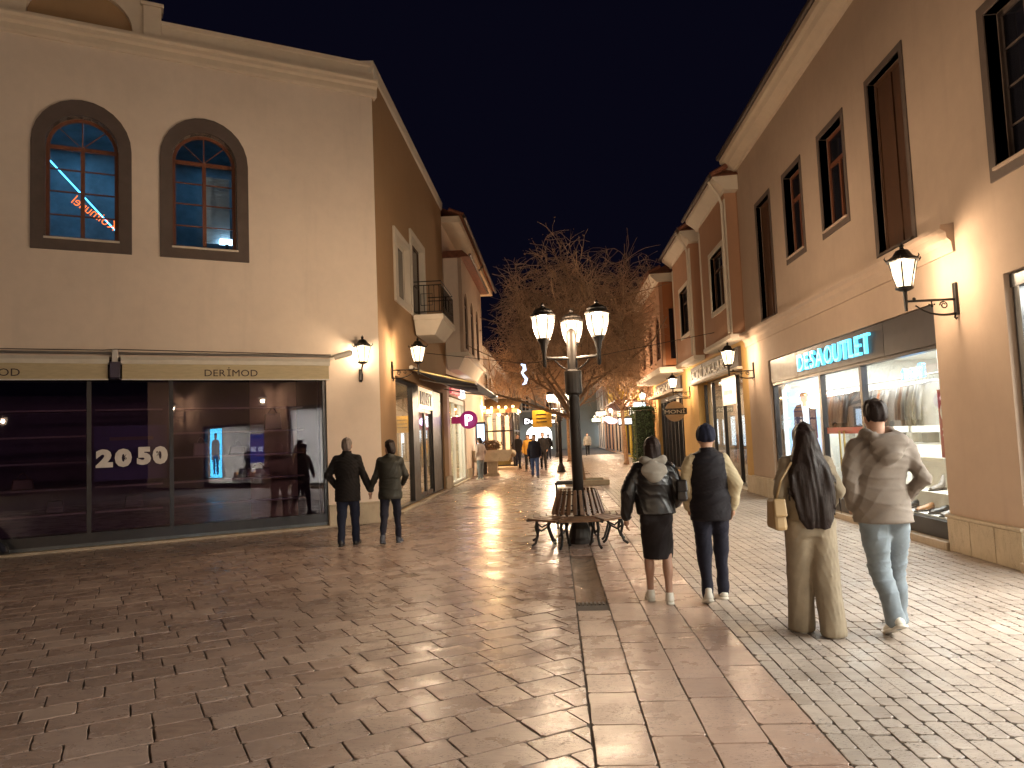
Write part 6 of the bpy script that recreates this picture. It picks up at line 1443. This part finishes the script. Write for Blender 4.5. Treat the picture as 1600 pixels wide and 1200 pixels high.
            for sx in (-1, 1): A.cone(up_(sx*.105, .0, 1.505), up_(sx*.02, -.16, 1.36), .042, .026, .03); A.cone(up_(sx*.105, .0, 1.505), up_(sx*.07, .08, 1.47), .038, .02, .03)
            A.cone(up_(-.09, -.06, 1.50), up_(.09, -.06, 1.50), .05, .05, .03); A.ell(up_(0, -.03, 1.57), (.08, .075, .06), .02, True); A.wrinkle(.006, 5, (10, 10, 12)); out.append(A.mesh('hood', m_, root, (0, 0, 0)))
        elif t == 'trousers':
            A = Field((lo[0], lo[1], .0), (hi[0], hi[1], 1.1+dz), hh); ex = g.get('ease', .012); fl = g.get('flare', 0)
            A.torso([(.82+dz, .14+ex, .11+ex, 0, 0), (.92+dz, .165+ex, .12+ex, 0, -.005), (1.04+dz, .15+ex, .105+ex, 0, 0)], .04)
            for key in 'LR':
                A.cone(J['hip'+key]+V3(0, -.01, -.02), J['kne'+key], .088+ex*1.3, .060+ex+fl*.4, .035); A.cone(J['kne'+key], J['ank'+key]+V3(0, 0, g.get('len', -.01)), .058+ex+fl*.4, .043+ex+fl, .03)
                A.ell(J['hip'+key]+V3(0, -.055, .01), (.085, .075, .09), .04)
            A.wrinkle(g.get('wr', .007), g.get('seed', 6), g.get('fr', (9, 9, 14))); hm_ = [q['hem'] for q in P['wear'] if q.get('hem')]; A.below(min(hm_)+dz+.03, False) if hm_ else None; out.append(A.mesh('trousers', m_, root, (0, 0, 0)))
        elif t == 'skirt':
            hem = g['hem']+dz; A = Field((lo[0], lo[1], hem-.05), (hi[0], hi[1], 1.08+dz), hh); ky = [J['kneL'], J['kneR']]; my = sum(k[1] for k in ky)/2
            A.torso([(hem, .155, .115+abs(ky[0][1]-ky[1][1])*.3, 0, my*.9), (.62+dz, .17, .125, 0, my*.5), (.86+dz, .175, .13, 0, 0), (1.02+dz, .14, .105, 0, 0)], .03)
            for key in 'LR': A.ell(J['hip'+key]+V3(0, -.055, -.02), (.085, .075, .09), .04)
            A.wrinkle(.006, 2, (6, 6, 9)); A.below(hem); out.append(A.mesh('skirt', m_, root, (0, 0, 0)))
        elif t == 'hair':
            k_ = g['style']; A = Field(hc-V3(.26, .36, .95 if k_ == 'long' else .36), hc+V3(.26, .22, .2), g.get('h', .008))
            A.ell(hp(0, -.018, .038), (.086, .104, .103), .02)
            if k_ == 'short': A.ell(hp(0, -.045, -.02), (.078, .075, .085), .02); A.ell(hp(0, .105, -.03), (.075, .085, .105), .01, True); A.ell(hp(0, -.02, -.135), (.09, .1, .07), .012, True)
            elif k_ == 'fade': A.ell(hp(0, .0, .085), (.082, .10, .065), .02); A.ell(hp(0, .115, -.03), (.08, .08, .10), .01, True); A.ell(hp(0, -.03, -.12), (.12, .14, .085), .015, True)
            elif k_ == 'bob': A.torso([(hc[2]-.20, .095, .085, hp(0, -.03, 0)[0], hp(0, -.03, 0)[1]), (hc[2]-.1, .098, .095, hp(0, -.03, 0)[0], hp(0, -.03, 0)[1]), (hc[2]+.03, .085, .1, hc[0], hc[1]-.02)], .03); A.ell(hp(0, .12, -.06), (.062, .09, .13), .01, True)
            elif k_ == 'nape': A.ell(hp(0, -.05, -.03), (.08, .08, .10), .02); A.ell(hp(0, .11, -.035), (.068, .085, .105), .01, True); A.ell(hp(.03, .03, .1), (.07, .085, .04), .03)
            elif k_ == 'long':
                c = hc; A.torso([(c[2]-.74, .10, .028, .03, -.165), (c[2]-.66, .155, .04, .02, -.17), (c[2]-.5, .185, .05, .01, -.165), (c[2]-.36, .185, .055, 0, -.15), (c[2]-.24, .155, .07, 0, -.12), (c[2]-.12, .122, .095, 0, -.06), (c[2]+.02, .092, .108, 0, -.03), (c[2]+.06, .08, .095, 0, -.02)], .03); A.ell(hp(0, .125, -.06), (.066, .09, .13), .01, True)
                X, Y, Z = A.grid((slice(None),)*3); st = np.sin(X*95+3*np.sin(Z*5)+2*np.sin(X*31))*.0035+np.sin(X*41+1.5*np.sin(Z*7+1))*.005; A.F = A.F+(st*np.clip((c[2]-Z)/.2, 0, 1)).astype(np.float32)
            elif k_ == 'beanie': A.ell(hp(0, -.015, .045), (.094, .112, .112), .02); A.torso([(hc[2]-.015, .092, .111, hc[0], hc[1]-.012), (hc[2]+.03, .096, .115, hc[0], hc[1]-.012)], .008); A.below(hc[2]-.02, tilt=.25)
            A.wrinkle(.004, 8, (40, 40, 10)); out.append(A.mesh('hat' if k_ == 'beanie' else 'hair', m_, root, (0, 0, 0)))
        elif t == 'cap':
            A = Field(hc-V3(.2, .2, .1), hc+V3(.2, .28, .2), .008); A.ell(hp(0, -.01, .05), (.09, .108, .085), .02); A.below(hc[2]+.03); A.cone(hp(-.04, .1, .04), hp(.04, .1, .04), .03, .03, .01, (1, .6, 3)); out.append(A.mesh('cap', m_, root, (0, 0, 0)))
        elif t == 'shoes':
            for key, s_ in (('L', -1), ('R', 1)):
                a = J['ank'+key]; pt = math.radians(J['pitch'+key]); hgt = g.get('high', .02)
                def rp(y, z): return V3(0, y*math.cos(pt)-z*math.sin(pt), y*math.sin(pt)+z*math.cos(pt))
                A = Field(a-V3(.1, .2, .2), a+V3(.1, .27, .14), g.get('h', .007)); T = lambda x, y, z: a+V3(x, 0, 0)+rp(y, z)
                A.cone(T(0, -.035, -.035), T(s_*.012, .15, -.048), .036, .026, .02, (1, 1, 1)); A.cone(T(s_*.006, .06, -.035), T(s_*.012, .165, -.05), .040, .030, .02); A.cone(T(0, -.012, -.02), T(0, -.012, hgt), .044, .042, .025); A.cone(T(0, .03, -.005), T(s_*.008, .10, -.035), .035, .03, .02)
                # flat sole: cut away whatever is below the sole plane
                X, Y, Z = A.grid((slice(None),)*3); n = np.array([0, -math.sin(pt), math.cos(pt)]); pl_ = (X-a[0])*n[0]+(Y-a[1])*n[1]+(Z-a[2])*n[2]; A.F = np.maximum(A.F, (-.058-pl_).astype(np.float32)); A.F = np.maximum(A.F, (pl_-hgt-.02).astype(np.float32))
                so = A.mesh('shoe', m_, root, (0, 0, 0))
                A = Field(a-V3(.1, .2, .2), a+V3(.1, .27, .14), g.get('h', .007)); A.cone(T(0, -.045, -.066), T(s_*.014, .165, -.066), .042, .038, .01); A.cone(T(s_*.008, .10, -.066), T(s_*.012, .11, -.066), .047, .047, .01)
                A.F = np.maximum(A.F, np.abs(pl_+.0655).astype(np.float32)-.0115); so2 = A.mesh('sole', g.get('sole', m_), root, (0, 0, 0)); so2.parent = so
    s = height/(hc[2]+.138); root.scale = (s, s, s); place(root, loc, head)
    return root, J, s
blk = cloth('black_coat_cloth', (.010, .008, .008), .8); olive = cloth('dark_olive_nylon', (.022, .021, .015), .6, spec=.4); dnm = cloth('dark_denim', (.014, .018, .038), .8); navy = cloth('navy_cloth', (.014, .014, .026), .8)
leather = simple('black_leather', (.013, .011, .011), .34, var=.3, bstr=.35, bscale=18); grey_f = cloth('grey_fleece', (.30, .27, .23), .95); skirtm = cloth('black_skirt', (.013, .009, .009), .85)
vest = cloth('black_quilted_vest', (.012, .010, .014), .7); creamk = cloth('cream_knit', (.55, .46, .30), .95, 90); beige = cloth('khaki_beige_cloth', (.28, .23, .165), .85); tanb = simple('tan_leather_bag', (.40, .27, .13), .45, bstr=.1)
taupe = cloth('taupe_jacket_cloth', (.20, .165, .138), .75); lightj = cloth('light_blue_denim', (.19, .225, .255), .85); wshoe = simple('white_sneaker', (.66, .62, .54), .55, var=.06); dshoe = simple('dark_shoe', (.02, .016, .015), .5); gshoe = simple('grey_blue_sneaker', (.06, .065, .085), .6)
must = cloth('mustard_coat', (.50, .26, .04), .8); jean = cloth('blue_jeans', (.05, .09, .22), .8); pale = cloth('pale_pink_hoodie', (.50, .40, .36), .9)
h_dark = hairmat('dark_hair', (.020, .012, .010)); h_grey = hairmat('grey_hair', (.16, .13, .115)); h_brown = hairmat('brown_black_hair', (.022, .012, .010)); navyhat = cloth('navy_beanie', (.014, .016, .035), .9, 60)
ST = {'L': ((-.24, -.02, 1.14), (-.25, .05, .89)), 'R': ((.24, -.02, 1.14), (.25, .05, .89))}
PK = {'L': ((-.26, -.07, 1.16), (-.20, .05, .95)), 'R': ((.26, -.07, 1.16), (.20, .05, .95))}
near = dict(h=.010)
# couple hand in hand by the corner wall
person('stout grey-haired person in a black jacket holding hands beside the cream wall', (-3.37, 11.95, 0), .03, 1.72, dict(build=1.06, legs={'L': (-7, 3), 'R': (12, 12)}, foot={'L': 0, 'R': 4}, stance=.10, arms={'L': ((-.31, -.05, 1.15), (-.21, .08, .96)), 'R': ((.275, -.01, 1.13), (.352, .05, .89))}, hand={'R': (.2, .12, -1)}, wear=[
    dict(type='jacket', mat=blk, hem=.72, ease=.032, fat=1.04, collar=.09, wr=.008), dict(type='trousers', mat=dnm, ease=.016), dict(type='shoes', mat=dshoe), dict(type='hair', mat=h_grey, style='short')]), hb=.0065)
person('slim person in a dark olive jacket turning to the hand-holding companion', (-2.68, 11.97, 0), .02, 1.655, dict(build=.98, legs={'L': (-17, 8), 'R': (11, 4)}, foot={'L': -12}, turn=48, arms={'L': ((-.255, -.01, 1.14), (-.352, .04, .925)), 'R': ((.26, .05, 1.15), (.18, .19, 1.0))}, hand={'L': (-.2, .12, -1)}, wear=[
    dict(type='jacket', mat=olive, hem=.76, ease=.032, fat=1.02, collar=.06, wr=.010, seed=9), dict(type='trousers', mat=navy, ease=.004), dict(type='shoes', mat=gshoe, high=.04), dict(type='hair', mat=h_dark, style='nape')]), hb=.0065)
# four walkers on the lane
rC, JC, sC = person('person in a black leather jacket with pale hood, knee skirt and sneakers', (.93, 7.33, 0), -.02, 1.575, dict(build=.98, bare=True, skin=SKIN_LEG, legs={'L': (7, 3), 'R': (-6, 3)}, foot={'L': 0, 'R': 0}, stance=.085, arms={'L': ((-.29, -.03, 1.17), (-.31, .03, .90)), 'R': ((.27, -.02, 1.18), (.22, .12, 1.02))}, wear=[
    dict(type='jacket', mat=leather, hem=.93, ease=.04, fat=1.0, loose=.95, wr=.013, seed=4, fr=(8, 8, 9), sleeve=.006), dict(type='hood', mat=grey_f, k=1.1), dict(type='skirt', mat=skirtm, hem=.46), dict(type='shoes', mat=wshoe, sole=wshoe), dict(type='hair', mat=h_brown, style='bob')]), hb=.007)
person('person in a black vest over cream sleeves, navy trousers and white shoes', (1.45, 7.33, 0), -.05, 1.66, dict(build=1.0, legs={'L': (-8, 10), 'R': (6, 2)}, foot={'L': -16}, stance=.10, arms={'L': ((-.245, -.05, 1.16), (-.20, .06, .93)), 'R': ((.255, -.05, 1.16), (.235, .04, .92))}, wear=[
    dict(type='jacket', name='sweater', mat=creamk, hem=.86, ease=.014, sleeve=.016, wr=.012, seed=12, fr=(10, 10, 16)), dict(type='jacket', name='vest', mat=vest, hem=.80, ease=.036, yoke=.72, fat=1.02, sleeves=False, collar=.08, wr=.010, seed=2, fr=(4, 4, 22)), dict(type='trousers', mat=navy, ease=.012), dict(type='shoes', mat=wshoe, high=.045), dict(type='hair', mat=navyhat, style='beanie')]))
rE, JE, sE = person('person with waist-long dark hair in a khaki jacket and wide trousers', (1.97, 6.08, 0), -.03, 1.645, dict(build=.97, legs={'L': (7, 3), 'R': (-7, 2)}, foot={'L': 0, 'R': 0}, stance=.105, arms={'L': ((-.25, -.07, 1.17), (-.19, .08, 1.0)), 'R': ((.235, -.05, 1.17), (.18, .10, 1.0))}, wear=[
    dict(type='jacket', mat=beige, hem=.92, ease=.030, fat=1.0, collar=.05, wr=.010, seed=21), dict(type='trousers', mat=beige, ease=.026, flare=.036, wr=.007, seed=15, fr=(13, 13, 4), len=-.035), dict(type='shoes', mat=wshoe), dict(type='hair', mat=h_dark, style='long')]))
person('tall person in a taupe hooded jacket and light blue jeans', (2.58, 6.18, 0), .02, 1.80, dict(build=1.12, legs={'L': (-9, 22), 'R': (6, 5)}, foot={'L': -24}, stance=.08, arms={'L': ((-.265, -.07, 1.14), (-.20, .08, .94)), 'R': ((.285, -.09, 1.14), (.19, .10, .95))}, wear=[
    dict(type='jacket', mat=taupe, hem=.81, ease=.036, fat=1.04, loose=1.07, hood=1.08, wr=.012, seed=7, fr=(9, 9, 12)), dict(type='trousers', mat=lightj, ease=.022, wr=.013, seed=31, fr=(8, 8, 17)), dict(type='shoes', mat=wshoe), dict(type='hair', mat=h_dark, style='fade')]))
# bags
def bag(loc, w, hgt, d, mat, label, strap):
    r = thing('shoulder_bag', label, 'bag', loc); x, y, z = loc
    MB().frustum((x-w/2, x+w/2, y-d/2, y+d/2, z), (x-w*.46, x+w*.46, y-d*.35, y+d*.35, z+hgt)).build('pouch', mat, r, bevel=.025); MB().frustum((x-w*.49, x+w*.49, y-d*.54, y-d*.42, z+hgt*.45), (x-w*.46, x+w*.46, y-d*.42, y-d*.30, z+hgt*1.01)).build('flap', mat, r, bevel=.012)
    MB().tube(strap, .010, 6).build('strap', mat, r); return r
bag((1.70, 6.02, .82), .10, .24, .26, tanb, 'tan leather shoulder bag on the hip of the long-haired person', [(1.70, 6.0, 1.05), (1.73, 5.95, 1.2), (1.82, 5.97, 1.33), (1.90, 6.1, 1.36)])
bag((1.175, 7.28, .95), .10, .20, .22, leather, 'small black shoulder bag between the leather jacket and the vest', [(1.175, 7.26, 1.13), (1.14, 7.23, 1.25), (1.07, 7.27, 1.31)])
# further people
fh = .02
def far_person(label, loc, head, height, legs, arms, jm, tm, hm, style='short', extra=(), turn=0, shoes=dshoe):
    return person(label, loc, head, height, dict(face=True, legs=legs, arms=arms, turn=turn, wear=[dict(type='jacket', mat=jm, hem=.80, ease=.03, h=fh, collar=.05), dict(type='trousers', mat=tm, ease=.012, h=fh), dict(type='shoes', mat=shoes, h=.014), dict(type='hair', mat=hm, style=style, h=.014)]+list(extra)), h=fh, hb=.014)
W1 = {'L': (16, 6), 'R': (-14, 10)}; W2 = {'L': (-12, 14), 'R': (14, 4)}; SD = {'L': (1, 2), 'R': (3, 4)}
far_person('person in a dark jacket and blue jeans walking up past the planter', (-.85, 29.6, 0), PI+.05, 1.70, W1, ST, navy, jean, h_dark)
far_person('person in a mustard coat walking behind the blue jeans', (-1.30, 35.2, 0), PI-.1, 1.72, W2, ST, must, blk, h_dark)
far_person('person in a black coat walking beside the mustard coat', (-.62, 36.2, 0), PI, 1.80, W1, PK, blk, blk, h_dark)
far_person('person in a black outfit standing at the cafe corner', (-1.95, 38.3, 0), PI+.4, 1.78, SD, PK, blk, navy, h_dark)
far_person('person in a grey jacket and pale jeans past the cafe corner', (-1.55, 43.0, 0), PI, 1.75, W2, ST, olive, lightj, h_dark)
far_person('person in a pale hoodie and light jeans by the lit shop door', (-3.0, 29.6, 0), .9, 1.66, SD, PK, pale, lightj, h_dark, 'nape', shoes=wshoe)
far_person('shop worker with a pale cap behind the glass in the brown wall', (-4.5, 19.2, .06), -1.2, 1.70, SD, {'L': ((-.24, .05, 1.14), (-.12, .27, 1.2)), 'R': ((.24, .05, 1.14), (.12, .27, 1.2))}, blk, blk, h_grey, 'short', [dict(type='cap', mat=MAT['offwhite'])])
far_person('person in dark clothes stepping along the unlit shop front', (-9.17, 11.24, 0), 2.11, 1.72, {'L': (24, 4), 'R': (-24, 18)}, ST, blk, navy, h_dark)
far_person('small far person in a dark coat beside the second far lamp', (-.5, 52, 0), 0, 1.75, W1, ST, blk, navy, h_dark)
far_person('small far person in a grey hoodie near the pink oval sign', (2.4, 57, 0), PI, 1.72, W2, ST, grey_f, blk, h_dark)
far_person('small far person in a light jacket before the white arched shop', (-1.2, 70, 0), PI, 1.75, W1, ST, taupe, navy, h_dark)
